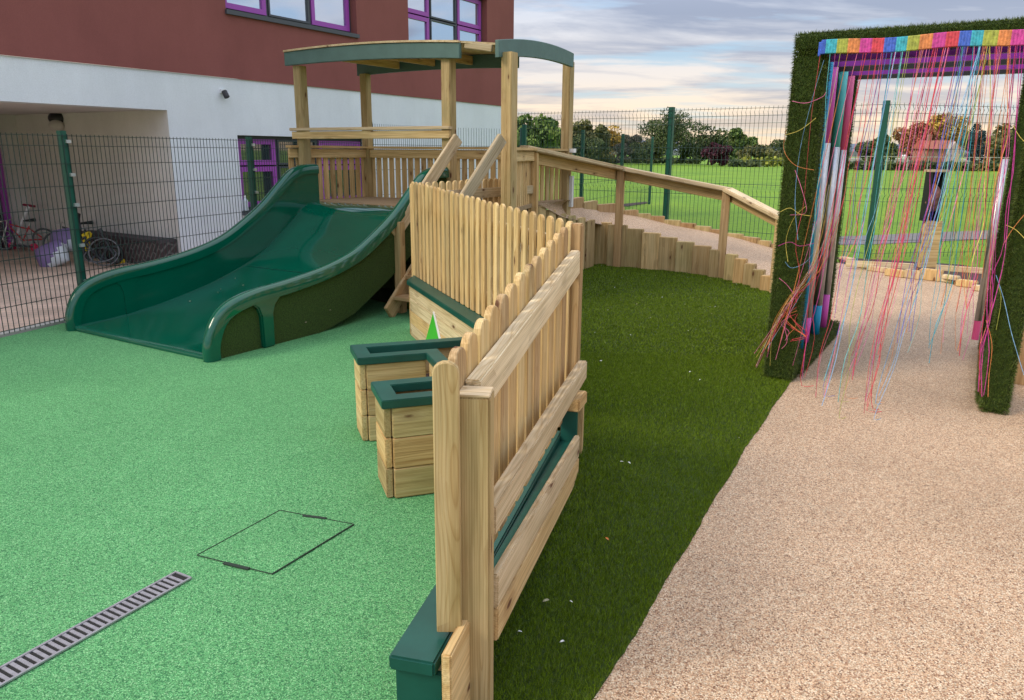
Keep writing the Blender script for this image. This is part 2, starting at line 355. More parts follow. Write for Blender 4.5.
# ------------------------------------------------------------------ ground
def sheet(name, pts, z, mat, kind='structure', sub=0):
    o = mesh_obj(name, [V(p[0], p[1], z) for p in pts], [tuple(range(len(pts)))], mat); o['kind'] = kind
    if o.data.polygons[0].normal.z < 0: o.data.flip_normals()
    return o
def ccw(pts):
    a = sum(pts[i][0]*pts[(i+1) % len(pts)][1]-pts[(i+1) % len(pts)][0]*pts[i][1] for i in range(len(pts)))
    return pts if a > 0 else pts[::-1]
sheet('ground', [(-6000, -6000), (6000, -6000), (6000, 9000), (-6000, 9000)], -.03, M['field'])
N2 = V(-.094, 1.9); F2 = V(.307, 3.47)                     # near and far post of the low fence
d2 = (F2-N2).normalized(); r2 = V(d2.y, -d2.x)              # r2 points to the turf side
J1 = V(-.905, 6.92); K1 = V(.316, 3.81); P531 = V(.24, 9.4)
fA0 = V(-4.45, 6.4); fAd = (V(-2.3, 12.6)-fA0).normalized()
fAs = fA0-fAd*12
NS = N2-r2*.14; FS = F2-r2*.10
edge_g = [(-.5, -3), tuple((NS-d2*1.2)[:2]), tuple(NS[:2]), tuple(FS[:2]), tuple((K1)[:2]), tuple(J1[:2]), (-.9, 7.6), (-2.2, 9.0), (-1.2, 10.4), (-1.0, 12.2)]
rub = edge_g+[(-2.35, 12.5), tuple(fA0[:2]), tuple((fA0-fAd*10)[:2])]
sheet('rubber_surface', ccw(rub), 0, M['rubber'])
tp = [(595, 700), (650, 610), (700, 525), (745, 450), (790, 383), (833, 322)]
tp0 = [V(*G(u, v)[:2]) for u, v in tp]; tpts = []; _r = random.Random(3)
for a_, b_ in zip(tp0, tp0[1:]):
    n_ = max(2, int((b_-a_).length/.035))
    for k_ in range(n_): q_ = a_.lerp(b_, k_/n_); tpts.append((q_.x+_r.uniform(-.003, .003)+.004*math.sin(q_.y*9), q_.y))
tpts.append(tuple(tp0[-1][:2]))
turf_path = [(-.45, .6), (-.05, 1.35)]+tpts+[(3.25, 7.6), (3.25, 8.6)]
inner_base = [G(601, 264.5), G(632, 268), G(664, 271), G(699, 275), G(735, 281), G(754, 286), G(764, 290)]
turf_poly = [(-.28, -3), (-.6, -3), (-.45, .6)][:1]
turf_poly = [(-.9, -3), (-.45, .6), (-.05, 1.35)]+tpts+[(3.2, 7.7), (3.14, 9.0)]+[tuple(p[:2]) for p in reversed(inner_base)]+[(.8, 10.9), (.3, 9.8), (-.04, 9.43), (-1.2, 10.4), (-2.2, 9.0), (-.9, 7.6), tuple(J1[:2]), tuple(K1[:2]), tuple(FS[:2]), tuple(NS[:2]), tuple((NS-d2*1.2)[:2]), (-.8, -3)]
turf_poly = ccw(turf_poly)
TPn = np.array(turf_poly)
def inpoly(px, py, poly):
    ins = np.zeros(len(px), bool); n = len(poly)
    for i in range(n):
        x0, y0 = poly[i]; x1, y1 = poly[(i+1) % n]
        if y0 == y1: continue
        c = ((y0 > py) != (y1 > py)) & (px < (x1-x0)*(py-y0)/(y1-y0)+x0); ins ^= c
    return ins
TE = np.array([(-.9, -3), (-.45, .6), (-.05, 1.35)]+tpts+[(3.2, 7.7), (3.14, 9.0)])
def mound(x, y):
    """the lawn swells gently beside the far post of the low fence"""
    x = np.asarray(x, float); y = np.asarray(y, float); dm = np.full(x.shape, 9.)
    for i in range(len(TE)-1):
        a = TE[i]; b = TE[i+1]; ab = b-a; t = np.clip(((x-a[0])*ab[0]+(y-a[1])*ab[1])/(ab@ab), 0, 1)
        dm = np.minimum(dm, np.hypot(x-a[0]-t*ab[0], y-a[1]-t*ab[1]))
    k = np.clip(dm/.75, 0, 1); k = k*k*(3-2*k)
    return .23*k*np.exp(-((x-.25)/1.2)**2-((y-4.0)/1.25)**2)+.012
g = .06; xs = np.arange(-1, 3.6, g); ys = np.arange(-1, 11.4, g)
# turf base: clipped grid
bm = bmesh.new()
fv = [bm.verts.new((p[0], p[1], 0)) for p in turf_poly]; bm.faces.new(fv)
for ax, vals in ((0, np.arange(-1.2, 3.5, .12)), (1, np.arange(-.5, 11.3, .12))):
    for v_ in vals:
        pc = [0, 0, 0]; pc[ax] = float(v_); pn = [0, 0, 0]; pn[ax] = 1
        bmesh.ops.bisect_plane(bm, geom=bm.verts[:]+bm.edges[:]+bm.faces[:], plane_co=pc, plane_no=pn)
X_ = np.array([v.co.x for v in bm.verts]); Y_ = np.array([v.co.y for v in bm.verts]); Zm = mound(X_, Y_)
for v_, z_ in zip(bm.verts, Zm): v_.co.z = float(z_)-.006
me = bpy.data.meshes.new('turf'); bm.to_mesh(me); bm.free(); me.materials.append(M['turfbase'])
for p in me.polygons: p.use_smooth = True
tf = bpy.data.objects.new('turf', me); COL.objects.link(tf); tf['kind'] = 'structure'
def blades(name, mat, P, Nn, h, wd, parent=None, lean=.45, comb=(0, 0, 0)):
    n = len(P)
    rv = RNG.normal(size=(n, 3))*lean+np.array(comb); up = Nn+rv; up /= np.linalg.norm(up, axis=1)[:, None]
    sd_ = np.cross(up, RNG.normal(size=(n, 3))); sd_ /= np.linalg.norm(sd_, axis=1)[:, None]
    hh = (h*(.6+.7*RNG.random(n)))[:, None] if np.isscalar(h) else (h*(.6+.7*RNG.random(n)))[:, None]
    ww = (np.ones(n)*wd)[:, None]
    v = np.empty((n, 3, 3)); v[:, 0] = P-sd_*ww/2; v[:, 1] = P+sd_*ww/2; v[:, 2] = P+up*hh
    return mesh_obj(name, v.reshape(-1, 3), np.arange(3*n).reshape(-1, 3), mat, parent)
def scatter(poly, dens, ymin, ymax):
    x0, x1 = min(p[0] for p in poly), max(p[0] for p in poly); n = int(dens*(x1-x0)*(ymax-ymin))
    x = RNG.uniform(x0, x1, n); y = RNG.uniform(ymin, ymax, n); k = inpoly(x, y, poly); return x[k], y[k]
Ps = []; Ws = []; Hs = []
for (a, b, dn, wd) in ((1.2, 2.6, 80000, .0020), (2.6, 4, 60000, .0026), (4, 6, 36000, .0036), (6, 8.5, 14000, .006), (8.5, 11.3, 8000, .009)):
    x, y = scatter(turf_poly, dn, a, b); k = x > -1.2; x, y = x[k], y[k]
    Ps.append(np.stack([x, y, mound(x, y)-.006], 1)); Ws.append(np.full(len(x), wd)); Hs.append(np.full(len(x), .018))
Ps = np.concatenate(Ps); Ws = np.concatenate(Ws); Hs = np.concatenate(Hs)
lp = np.sin(Ps[:, 0]*9+Ps[:, 1]*4)*np.cos(Ps[:, 1]*7-Ps[:, 0]*3)
bl = blades('grass_blades', M['blade'], Ps, np.array([[0, 0, 1.]]), Hs*(1+.05*lp), Ws, lean=.42, comb=(.10, .12, 0)); bl['kind'] = 'stuff'
# resin path
outer = [(568, 198, 10.6), (600, 204, 11.9), (637, 211, 12.3), (672, 220, 12.2), (711, 227, 11.9), (743, 234, 11.6), (765, 240.5, 11.3)]
OUT = [Yp(*o_) for o_ in outer]
bedge = [V(4.35, 11.25), V(4.97, 11.7), V(5.2, 10.7), V(5.6, 9.87), V(5.79, 9.21), V(6.2, 8.4), V(9, 5.5)]
resin = [(-.9, -3), (-.45, .6), (-.05, 1.35)]+tpts+[(3.2, 7.7), (3.14, 9.0), tuple(inner_base[-1][:2]), (3.3, 9.4), (3.75, 11.25)]+[tuple(p[:2]) for p in bedge]+[(9, -3)]
sheet('resin_path', ccw(resin), .004, M['resin'])
# ramp surface
inn = [(.35, 9.6, 1.0), (.8, 10.75, .80)]
itop = [(601, 222.5), (632, 229), (664, 237.5), (699, 246), (735, 259), (754, 270), (764, 276)]
IN = [V(.30, 9.4, 1.0), V(.64, 10.0, .83), V(.92, 10.5, .745)]
for (u, v), b_ in zip(itop, inner_base):
    q = Yp(u, v, b_.y); IN.append(V(b_.x+.05, b_.y+.10, q.z))
def resample(P, n):
    L = [0]
    for i in range(len(P)-1): L.append(L[-1]+(P[i+1]-P[i]).length)
    out = []
    for k in range(n):
        t = L[-1]*k/(n-1); i = max(j for j in range(len(L)) if L[j] <= t+1e-9); i = min(i, len(P)-2)
        f = (t-L[i])/(L[i+1]-L[i]); out.append(P[i].lerp(P[i+1], f))
    return out
ia = [p-V(0, 0, .045) for p in IN]; ia[0].z = .995; ia += [V(3.14, 8.95, .06), V(3.2, 8.3, .012)]
oa = [V(.75, 10.2, .995)]+[p-V(0, 0, .07) for p in OUT]+[V(4.25, 11.0, .15), V(4.9, 11.3, .012)]
ia = resample(ia, 40); oa = resample(oa, 40)
v = []; f = []
for a, b in zip(ia, oa):
    for k in range(5): v.append(a.lerp(b, k/4))
for i in range(39):
    for k in range(4): q = i*5+k; f.append((q, q+1, q+6, q+5))
rs = mesh_obj('ramp_path', v, f, M['resin'], smooth=True); rs['kind'] = 'structure'; fixnormals(rs)
# paving beyond the left fence and kerb
pav = [tuple((fAs+V(-.05, 0))[:2]), (-2.5, 12.3), (-.2, 16.2), (-2., 15.), (-4.4, 10.7), (-12, 16), (-16, 0)]
sheet('paving', ccw([tuple((fA0-fAd*10-V(.05, 0))[:2]), (-2.4, 12.5), (-.4, 17.5), (-1.2, 16.6), (-4.7, 10.8), (-9., 13.6), (-18, 2), (-14, -6)]), -.006, M['paving'])
kb = MB().box(fAd*18, V(.08, -.02), V(0, 0, .03), fA0-fAd*10-V(.12, 0, .012)).build('kerb', M['kerb']); kb['kind'] = 'structure'
# field path
q = [G(836, 243.5), G(875, 243), G(940, 240), G(1012, 237), G(1100, 234), G(1100, 226), G(1012, 228.5), G(940, 231), G(875, 234), G(836, 235.5)]
pth = sheet('field_path', ccw([(p.x, p.y) for p in q]), -.022, plain('tarmac', (.17, .16, .16), .9, noise=.15, scale=9, bmp=.3))
q = [G(604, 205), G(646, 201), G(648, 202.6), G(628, 205.5), G(606, 206.5)]
sheet('bare_soil_patch', ccw([(p.x, p.y) for p in q]), -.018, M['soil'])
# fallen bits on the lawn
P = []; Fc = []; MI = []
def bit(p, s, k):
    n = len(P); a = random.uniform(0, 6.28); nx = V(math.cos(a), math.sin(a)); ny = V(-nx.y, nx.x)
    for (i, j, z) in ((-1, 0, 0), (-.3, .45, .004), (.5, .4, .006), (1, 0, .002), (.4, -.45, .005), (-.4, -.4, .003)):
        P.append(p+nx*s*i+ny*s*j+V(0, 0, z))
    Fc.append(tuple(range(n, n+6))); MI.append(k)
for (u, v_, s, k) in ((607, 539, .012, 1), (532, 517, .011, 0), (560, 487, .009, 0), (601, 361, .012, 0), (622, 462, .01, 0), (629, 463, .01, 0), (546, 601, .014, 2), (520, 632, .008, 0), (562, 642, .009, 0), (571, 602, .007, 0), (690, 372, .01, 0), (700, 380, .008, 0)):
    p = G(u, v_); z = float(mound(p.x, p.y)); p = G(u, v_, z+.02); bit(p, s, k)
for i in range(38):
    u = random.uniform(590, 800); v_ = random.uniform(268, 340); p = G(u, v_)
    if inpoly(np.array([p.x]), np.array([p.y]), turf_poly)[0]: bit(V(p.x, p.y, float(mound(p.x, p.y))+.022), random.uniform(.006, .012), random.choice((0, 2, 3)))
for i in range(14):
    x, y = random.uniform(-.1, 2.6), random.uniform(1.9, 8)
    if inpoly(np.array([x]), np.array([y]), turf_poly)[0]: bit(V(x, y, float(mound(x, y))+.02), random.uniform(.004, .008), random.choice((0, 2, 3)))
fb = mesh_obj('fallen_leaves', P, Fc, None, mats=[plain('pale_petal', (.75, .75, .72), .7), plain('orange_leaf', (.55, .16, .03), .6), plain('straw', (.35, .33, .2), .8), plain('yellow_leaf', (.55, .48, .22), .7)], mi=MI)
fb['kind'] = 'stuff'
# drain and hatch
dr = thing('drain_channel', G(150, 600), 'grey metal slotted drain grating set in the green rubber at lower left', 'drain')
a0 = (G(0, 678.5)+V(-.0, 0, 0)); b0 = G(184, 576); dd = (b0-a0).normalized(); a0 = a0-dd*2.5; L = (b0-a0).length; nn = V(-dd.y, dd.x)
WD = .085
MB().box(dd*L, nn*WD, V(0, 0, .003), a0-nn*WD/2+V(0, 0, .001)).build('channel', M['dark'], dr)
m = MB()
for s in (-1, 1): m.box(dd*L, nn*.009, V(0, 0, .006), a0+nn*(s*WD/2-.0045)+V(0, 0, .003))
m.box(dd*.008, nn*(WD-.01), V(0, 0, .005), b0-dd*.006-nn*(WD/2-.005)+V(0, 0, .003))
m.build('frame', M['lead'], dr)
m = MB(); k = 0.
while k < L-.02:
    m.box(dd*.0125, nn*(WD-.012), V(0, 0, .003), a0+dd*k-nn*(WD/2-.006)+V(0, 0, .0045)); k += .0245
sb = m.build('grating', M['lead'], dr)
hp = [G(197, 556), G(280, 511), G(354, 525), G(272, 575)]
ht = thing('access_cover', (hp[0]+hp[2])/2, 'square inspection cover surfaced in the same green rubber, dark slit round its edge', 'manhole cover')
cc = (hp[0]+hp[2])/2
mesh_obj('cover_top', [cc+(p-cc)*.985+V(0, 0, .0035) for p in hp], [(0, 3, 2, 1)], M['rubber'], ht)
m = MB()
for i, wd in ((0, .0028), (1, .0012), (2, .0048), (3, .0022)):
    p, q = hp[i], hp[(i+1) % 4]; t = (q-p).normalized(); n_ = V(-t.y, t.x); m.box((q-p), n_*wd, V(0, 0, .003), p+V(0, 0, .003)-n_*wd/2)
for (u0, v0, u1, v1) in ((303, 516.5, 326, 519.5), (224, 564, 249, 570)):
    p, q = G(u0, v0), G(u1, v1); t = (q-p).normalized(); n_ = V(-t.y, t.x); m.box(q-p, n_*.016, V(0, 0, .0045), p+V(0, 0, .003)-n_*.008)
m.build('edge_gap', plain('slit', (.02, .035, .025), .9), ht)
# ------------------------------------------------------------------ building
fp = V(-4.71, 10.79); fd = (V(0, 18.5)-fp).normalized(); fn = V(fd.y, -fd.x)        # fn faces the playground
FQ = fp+fd
def fac(t, z, off=0.): return fp+fd*t+V(0, 0, z)+fn*off
def tz(u, v_): p = PLN(u, v_, fp, FQ); return (p-fp).dot(fd), p.z
sch = thing('school_building', fac(3, 0), 'two storey school building, red render above white render, with purple window frames', 'building')
TE_ = tz(512.5, 90)[0]; zb = 2.605; zs = 2.11; HT = 7.5
def hole_wall(name, mat, t0, t1, z0, z1, holes, th=.25, off=0.):
    ts = sorted({t0, t1, *[h[0] for h in holes], *[h[1] for h in holes]}); zz = sorted({z0, z1, *[h[2] for h in holes], *[h[3] for h in holes]})
    m = MB()
    for i in range(len(ts)-1):
        run = None
        for j in range(len(zz)-1):
            ct, cz = (ts[i]+ts[i+1])/2, (zz[j]+zz[j+1])/2
            if any(h[0] < ct < h[1] and h[2] < cz < h[3] for h in holes): continue
            a, b, c, dq = ts[i], ts[i+1], zz[j], zz[j+1]; n = len(m.v)
            m.v += [fac(a, c, off), fac(b, c, off), fac(b, dq, off), fac(a, dq, off)]; m.f.append((n, n+1, n+2, n+3))
    for (a, b, c, dq) in holes:        # reveals
        n = len(m.v)
        m.v += [fac(a, c, off), fac(b, c, off), fac(b, dq, off), fac(a, dq, off), fac(a, c, off-th), fac(b, c, off-th), fac(b, dq, off-th), fac(a, dq, off-th)]
        for q in ((0, 1, 5, 4), (1, 2, 6, 5), (2, 3, 7, 6), (3, 0, 4, 7)): m.f.append(tuple(n+x for x in q))
    return m.build(name, mat, sch)
W1 = (1.09, 3.80, 3.53, 4.75); W2 = (5.20, 7.86, 3.50, 4.75); W3 = (1.13, 3.95, .69, 1.81)
hole_wall('upper_wall', M['red'], -8, TE_, zb, HT, [W1, W2], off=.02)
hole_wall('lower_wall', M['whitewall'], 0, TE_, -.1, zb, [W3])
MB().box(fd*8, -fn*.0+V(0, 0, zb-zs), fn*-.3, fac(-8, zs)).build('lower_wall', M['whitewall'], sch)
# end wall, back and roof
MB().box(-fn*9, V(0, 0, zb+.1), -fd*.3, fac(TE_-.004, -.1, -.01)).build('end_wall', M['whitewall'], sch)
MB().box(-fn*9, V(0, 0, HT-zb), -fd*.3, fac(TE_+.01, zb, .0)).build('end_wall', M['red'], sch)
MB().box(fd*(TE_+8), -fn*9.2, V(0, 0, .15), fac(-8, HT, .1)).build('roof', M['darkframe'], sch)
# recess
RD = 3.95
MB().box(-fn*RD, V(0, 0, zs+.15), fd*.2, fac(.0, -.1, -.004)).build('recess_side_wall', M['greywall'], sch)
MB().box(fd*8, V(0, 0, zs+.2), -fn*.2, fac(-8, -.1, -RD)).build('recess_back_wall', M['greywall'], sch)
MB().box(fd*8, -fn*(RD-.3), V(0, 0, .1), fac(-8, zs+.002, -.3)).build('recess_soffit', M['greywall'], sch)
def window(W, cols, rows, purple_cells, dp=.12, sill=True, gl=None):
    t0, t1, z0, z1 = W
    wd = MB()
    fw = .05
    for (a, b, c, dq) in ((t0, t1, z0, z0+fw), (t0, t1, z1-fw, z1), (t0, t0+fw, z0+fw, z1-fw), (t1-fw, t1, z0+fw, z1-fw)):
        wd.box(fd*(b-a), V(0, 0, dq-c), -fn*.06, fac(a, c, -dp))
    for c_t in cols[1:-1]: wd.box(fd*.045, V(0, 0, z1-z0-2*fw), -fn*.06, fac(c_t-.022, z0+fw, -dp))
    fr = wd.build('window', M['darkframe'], sch)
    for i in range(len(cols)-1):
        for j in range(len(rows)-1):
            a, b, c, dq = cols[i]+.025, cols[i+1]-.025, rows[j]+.012, rows[j+1]-.012
            if j == 0: c += .04
            if j == len(rows)-2: dq -= .04
            if i == 0: a += .025
            if i == len(cols)-2: b -= .025
            s = MB(); ww = .075 if (i, j) in purple_cells else .03
            for (p, q, r_, t_) in ((a, b, c, c+ww), (a, b, dq-ww, dq), (a, a+ww, c+ww, dq-ww), (b-ww, b, c+ww, dq-ww)):
                s.box(fd*(q-p), V(0, 0, t_-r_), -fn*.05, fac(p, r_, -dp+.02))
            s.build('sash', M['purple'] if (i, j) in purple_cells else M['darkframe'], fr)
            mesh_obj('pane', [fac(a+ww, c+ww, -dp-.01), fac(b-ww, c+ww, -dp-.01), fac(b-ww, dq-ww, -dp-.01), fac(a+ww, dq-ww, -dp-.01)], [(0, 1, 2, 3)], gl or M['glass'], fr)
    if sill: MB().box(fd*(t1-t0+.04), V(0, 0, .06), fn*(dp+.06), fac(t0-.02, z0-.055, -dp)).build('sill', M['darkframe'], fr)
    return fr
window(W1, [W1[0], 1.96, 2.85, W1[1]], [3.53, 4.75], {(0, 0), (2, 0)}, gl=M['glass_sky'])
c2a, c2b = tz(434, 20)[0], tz(461, 25)[0]; tr = tz(420, 14)[1]
window(W2, [W2[0], c2a, c2b, W2[1]], [3.50, tr, 4.75], {(0, 0), (0, 1), (2, 0), (2, 1)}, gl=M['glass_sky'])
c3 = [W3[0]+.0, tz(281, 150)[0], tz(322, 150)[0], W3[1]]; tr3 = tz(258, 166)[1]
window(W3, c3, [.69, tr3, 1.81], {(0, 0), (0, 1), (2, 0), (2, 1)})
# dark rooms behind the glass
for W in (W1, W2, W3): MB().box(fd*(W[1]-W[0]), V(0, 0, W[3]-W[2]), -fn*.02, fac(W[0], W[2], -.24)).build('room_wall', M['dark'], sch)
# plinth and door
bq = fac(0, 0, -RD)
dl = [(PLN(u, 200, bq, bq+fd)-fp).dot(fd) for u in (-45, 4)]
do = MB().box(fd*(dl[1]-dl[0]), V(0, 0, 1.98), fn*.05, fac(dl[0], 0, -RD+.004)).build('door', M['glass'], sch)
m = MB()
for t_ in (dl[0], dl[1]-.07, (dl[0]+dl[1])/2): m.box(fd*.09, V(0, 0, 2.0), fn*.08, fac(t_, 0, -RD+.01))
m.box(fd*(dl[1]-dl[0]), V(0, 0, .08), fn*.08, fac(dl[0], 1.99, -RD+.01)); m.build('door_frame', M['purple'], do)
# brick plinth wall
bp0 = fac(-.02, 0, -.25); 
pw = MB().box(-fn*2.05, V(0, 0, .33), -fd*.25, fac(-.03, 0, -.05))
pw = pw.build('low_brick_wall', brickmat('engineering_brick', (.045, .03, .035), (.065, .04, .04), (.14, .125, .12), 3., axis=(R(90), 0, R(58.5))))
tag(pw, 'low dark brick wall along the foot of the sheltered recess wall', 'brick wall')
cp = MB().box(-fn*2.07, V(0, 0, .04), -fd*.28, fac(-.02, .332, -.05)); cpo = cp.build('coping', plain('brick_coping', (.06, .05, .055), .8, noise=.3, scale=30), pw)
# lamp on the recess, sensor on the facade, bottle
sp = fac(0, 0); lp_ = PLN(57, 121, fac(-.04, 0), fac(-.04, 0)-fn)
wl = thing('wall_light', lp_, 'black hooded bulkhead light high on the recess wall above the green fence post', 'light')
bm = bmesh.new(); bmesh.ops.create_uvsphere(bm, u_segments=16, v_segments=10, radius=.13)
for v_ in bm.verts: v_.co.z *= .75; v_.co.y *= .6
me = bpy.data.meshes.new('shade'); bm.to_mesh(me); bm.free(); me.materials.append(M['blackp']); o = bpy.data.objects.new('shade', me); COL.objects.link(o)
place(o, Matrix.Translation(lp_+V(0, 0, .04)), wl)
me = me.copy(); me.materials[0] = plain('diffuser', (.55, .5, .47), .4); o = bpy.data.objects.new('diffuser', me); COL.objects.link(o)
place(o, Matrix.Translation(lp_+V(.01, -.05, -.07)) @ Matrix.Scale(.9, 4), wl)
t_, z_ = tz(222, 93); se = thing('security_sensor', fac(t_, z_, .0), 'small black sensor fixed to the white wall beside the recess', 'sensor')
m = MB().box(fd*.06, V(0, 0, .05), fn*.03, fac(t_-.03, z_-.0, .0)); m.build('bracket', M['white'], se)
m = MB().tube([fac(t_, z_+.02, .05), fac(t_+.0, z_-.06, .1)], .04, 10); m.build('sensor_head', M['blackp'], se)
t_, z_ = tz(246, 211); bt = thing('bottle', fac(t_, .70, .02), 'clear plastic bottle standing on the purple window sill', 'bottle')
bx = fac(t_, .70, .0)
MB().tube([bx, bx+V(0, 0, .15)], .04, 10).build('body', plain('bottle_body', (.6, .66, .7), .2), bt)
MB().tube([bx+V(0, 0, .15), bx+V(0, 0, .20)], .035, 10, r1=.015).build('neck', plain('bottle_neck', (.6, .66, .7), .2), bt)
MB().tube([bx+V(0, 0, .20), bx+V(0, 0, .23)], .018, 8).build('cap', M['white'], bt)
# ------------------------------------------------------------------ mesh fences
def fence(name, pts, h, label, group=None, sp=.05, wr=.0032, hz=(.1, .3, .5, .7, .9, 1.1, 1.3, 1.5, 1.7), vee=(), pr=.03, z0=0., clips=True, posts=None, wmat=None):
    t = thing(name, V(*pts[0][:2]), label, 'fence', group)
    for i, p in enumerate(pts):
        if posts and i not in posts: continue
        q = pts[min(i+1, len(pts)-1)]; r_ = pts[max(i-1, 0)]; ax = (V(*q[:2])-V(*r_[:2])).normalized()
        po = post('post', M['fence'], t, p[0], p[1], z0, h+.03, w=pr*2, ax=ax, bev=.004)
        if clips:
            m = MB(); n_ = V(ax.y, -ax.x)
            for zc_ in (h-.08, h*.78, h*.62, h*.4, h*.2): m.box(ax*.05, n_*.02, V(0, 0, .03), V(p[0], p[1], zc_)+n_*(pr+.0)+ax*.0)
            m.build('clip', M['clip'], po)
    for i in range(len(pts)-1):
        a = V(*pts[i][:2]); b = V(*pts[i+1][:2]); ax = (b-a).normalized(); L = (b-a).length; n_ = V(ax.y, -ax.x)
        m = MB(); off = n_*(pr+.006)
        zz = sorted({z0+.03, h, *[v_[0]-.05 for v_ in vee], *[v_[0] for v_ in vee], *[v_[0]+.05 for v_ in vee]})
        def ofz(z):
            return .035 if any(abs(z-v_[0]) < .001 for v_ in vee) else 0.
        k = int(L/sp)
        for j in range(k):
            q = a+ax*(L*(j+.5)/k)+off
            prev = None
            P_ = [q+V(0, 0, z)+n_*ofz(z) for z in (zz if vee else (z0+.03, h))]
            m.tube(P_, wr, 4, caps=True)
        for z in hz:
            if z < h: 
                for dz in (0,): m.tube([a+off+V(0, 0, z+z0)+n_*(ofz(z)+.006), b+off+V(0, 0, z+z0)+n_*(ofz(z)+.006)], wr*1.15, 4)
        m.build('mesh_panel', wmat or M['wire'], t)
    return t
pA = V(-4.156, 7.247)
fence('mesh_fence', [tuple((pA-fAd*2.8)), tuple(pA), (-3.27, 9.72), (-2.3, 12.6)], 1.725, 'low green wire mesh fence between the slide and the paved recess on the left', hz=(.06, .26, .46, .66, .86, 1.06, 1.26, 1.46, 1.62, 1.71), wr=.0036)
fence('mesh_fence', [(-2.3, 12.65), (-1.1, 14.4), (.15, 15.)], 2.02, 'green mesh fence in front of the white wall behind the tower', wr=.004, hz=(.1, .5, .9, 1.3, 1.7, 2.05), clips=False)
fence('mesh_fence', [(.2, 15), (1.6, 18.3), (3.0, 21.7), (4.4, 25)], 2.08, 'low green fence running away across the field behind the ramp', wr=.004, hz=(.1, .5, .9, 1.3, 1.7, 2.05), clips=False, pr=.035, sp=.12)
TP1 = V(-.1, 16.1); TP2 = Yp(672, 108, 14.2); TP3 = V(5.62, 12.05); TP4 = V(8.6, 12.6)
M['wire_light'] = plain('weathered_green_wire', (.035, .075, .065), .5)
fence('tall_mesh_fence', [tuple(TP1[:2]), (TP2.x, TP2.y), tuple(TP3[:2]), tuple(TP4[:2])], 2.37, 'tall green mesh fence with folded top along the playing field', sp=.075, wr=.0042, hz=(.1, .3, .9, 1.1, 1.5, 1.7, 2.1, 2.22, 2.34), vee=((.2,), (1.0,), (1.6,), (2.28,)), clips=False, pr=.045, posts=(1, 2, 3), wmat=M['wire_light'])
# ------------------------------------------------------------------ slide
SO = V(-4.06, 6.72); SW = 2.03
def S(s, w_, z): return SO+d*s+e*w_+V(0, 0, z)
def catmull(P, n):
    out = []
    for k in range(n):
        t = (len(P)-1)*k/(n-1); i = min(int(t), len(P)-2); f = t-i
        p0, p1, p2, p3 = P[max(i-1, 0)], P[i], P[i+1], P[min(i+2, len(P)-1)]
        out.append(tuple(.5*((2*b)+(-a+c)*f+(2*a-5*b+4*c-dd_)*f*f+(-a+3*b-3*c+dd_)*f**3) for a, b, c, dd_ in zip(p0, p1, p2, p3)))
    return out
rim = catmull([(0, 0), (0, .10), (.03, .21), (.09, .32), (.18, .40), (.32, .455), (.54, .495), (.88, .525), (1.30, .585), (1.68, .685), (1.98, .83), (2.28, 1.015), (2.52, 1.21), (2.70, 1.35), (2.86, 1.415), (3.0, 1.43), (3.14, 1.43)], 70)
bedp = [(.05, .035), (.4, .045), (.8, .085), (1.17, .15), (1.6, .25), (2.14, .44), (2.55, .70), (2.9, .95), (3.14, .995)]
bed = catmull(bedp, 50)
def bz(s): return float(np.interp(s, [b[0] for b in bed], [b[1] for b in bed]))
slide = thing('slide', S(1.5, 1, 0), 'wide glossy dark green slide with rounded side walls running down from the tower', 'slide')
def swall(w0, inner):                    # w0 centre of the wall
    cs = [(-.052, -.10), (-.052, -.03), (-.043, -.006), (-.022, .010), (.022, .010), (.043, -.006), (.052, -.03), (.052, -.10)]
    v = []; f = []; k = len(cs)
    for i, (s, z) in enumerate(rim):
        a = rim[max(i-1, 0)]; b = rim[min(i+1, len(rim)-1)]; tx, tz_ = b[0]-a[0], b[1]-a[1]; l = math.hypot(tx, tz_); nx, nz = -tz_/l, tx/l
        for (cw, cn) in cs: v.append(S(s+nx*cn, w0+cw, max(z+nz*cn, 0)))
    n = len(rim)
    for i in range(n-1):
        for j in range(k): f.append((i*k+j, i*k+(j+1) % k, (i+1)*k+(j+1) % k, (i+1)*k+j))
    f.append(tuple(range(k))); f.append(tuple((n-1)*k+j for j in range(k))[::-1])
    o = mesh_obj('rim', v, f, M['slide'], slide, smooth=True); fixnormals(o); sharp(o)
    # web of the wall between rim and bed
    v = []; f = []
    for wq in ((w0+.005, w0+.035) if inner == 1 else (w0-.035, w0-.005)):
        for (s, z) in rim:
            s2 = max(s, .07); v.append(S(max(s, .03), wq, max(z-.03, .02))); v.append(S(s2, wq, min(max(0., bz(s2)-.05), max(z-.04, .0))))
    m_ = 2*n
    for q in (0, 1):
        for i in range(n-1): b = q*m_+2*i; f.append((b, b+1, b+3, b+2))
    f.append((m_-2, m_-1, 2*m_-1, 2*m_-2))
    for i in range(n-1): f.append((2*i+1, 2*i+3, m_+2*i+3, m_+2*i+1))
    o = mesh_obj('side_wall', v, f, M['slide'], slide, smooth=True); fixnormals(o); sharp(o)
def sharp(o, ang=40):
    me = o.data; bm = bmesh.new(); bm.from_mesh(me)
    for ed in bm.edges:
        if len(ed.link_faces) == 2 and ed.calc_face_angle(0) > R(ang): ed.smooth = False
    bm.to_mesh(me); bm.free()
swall(.055, 1); swall(SW-.055, -1)
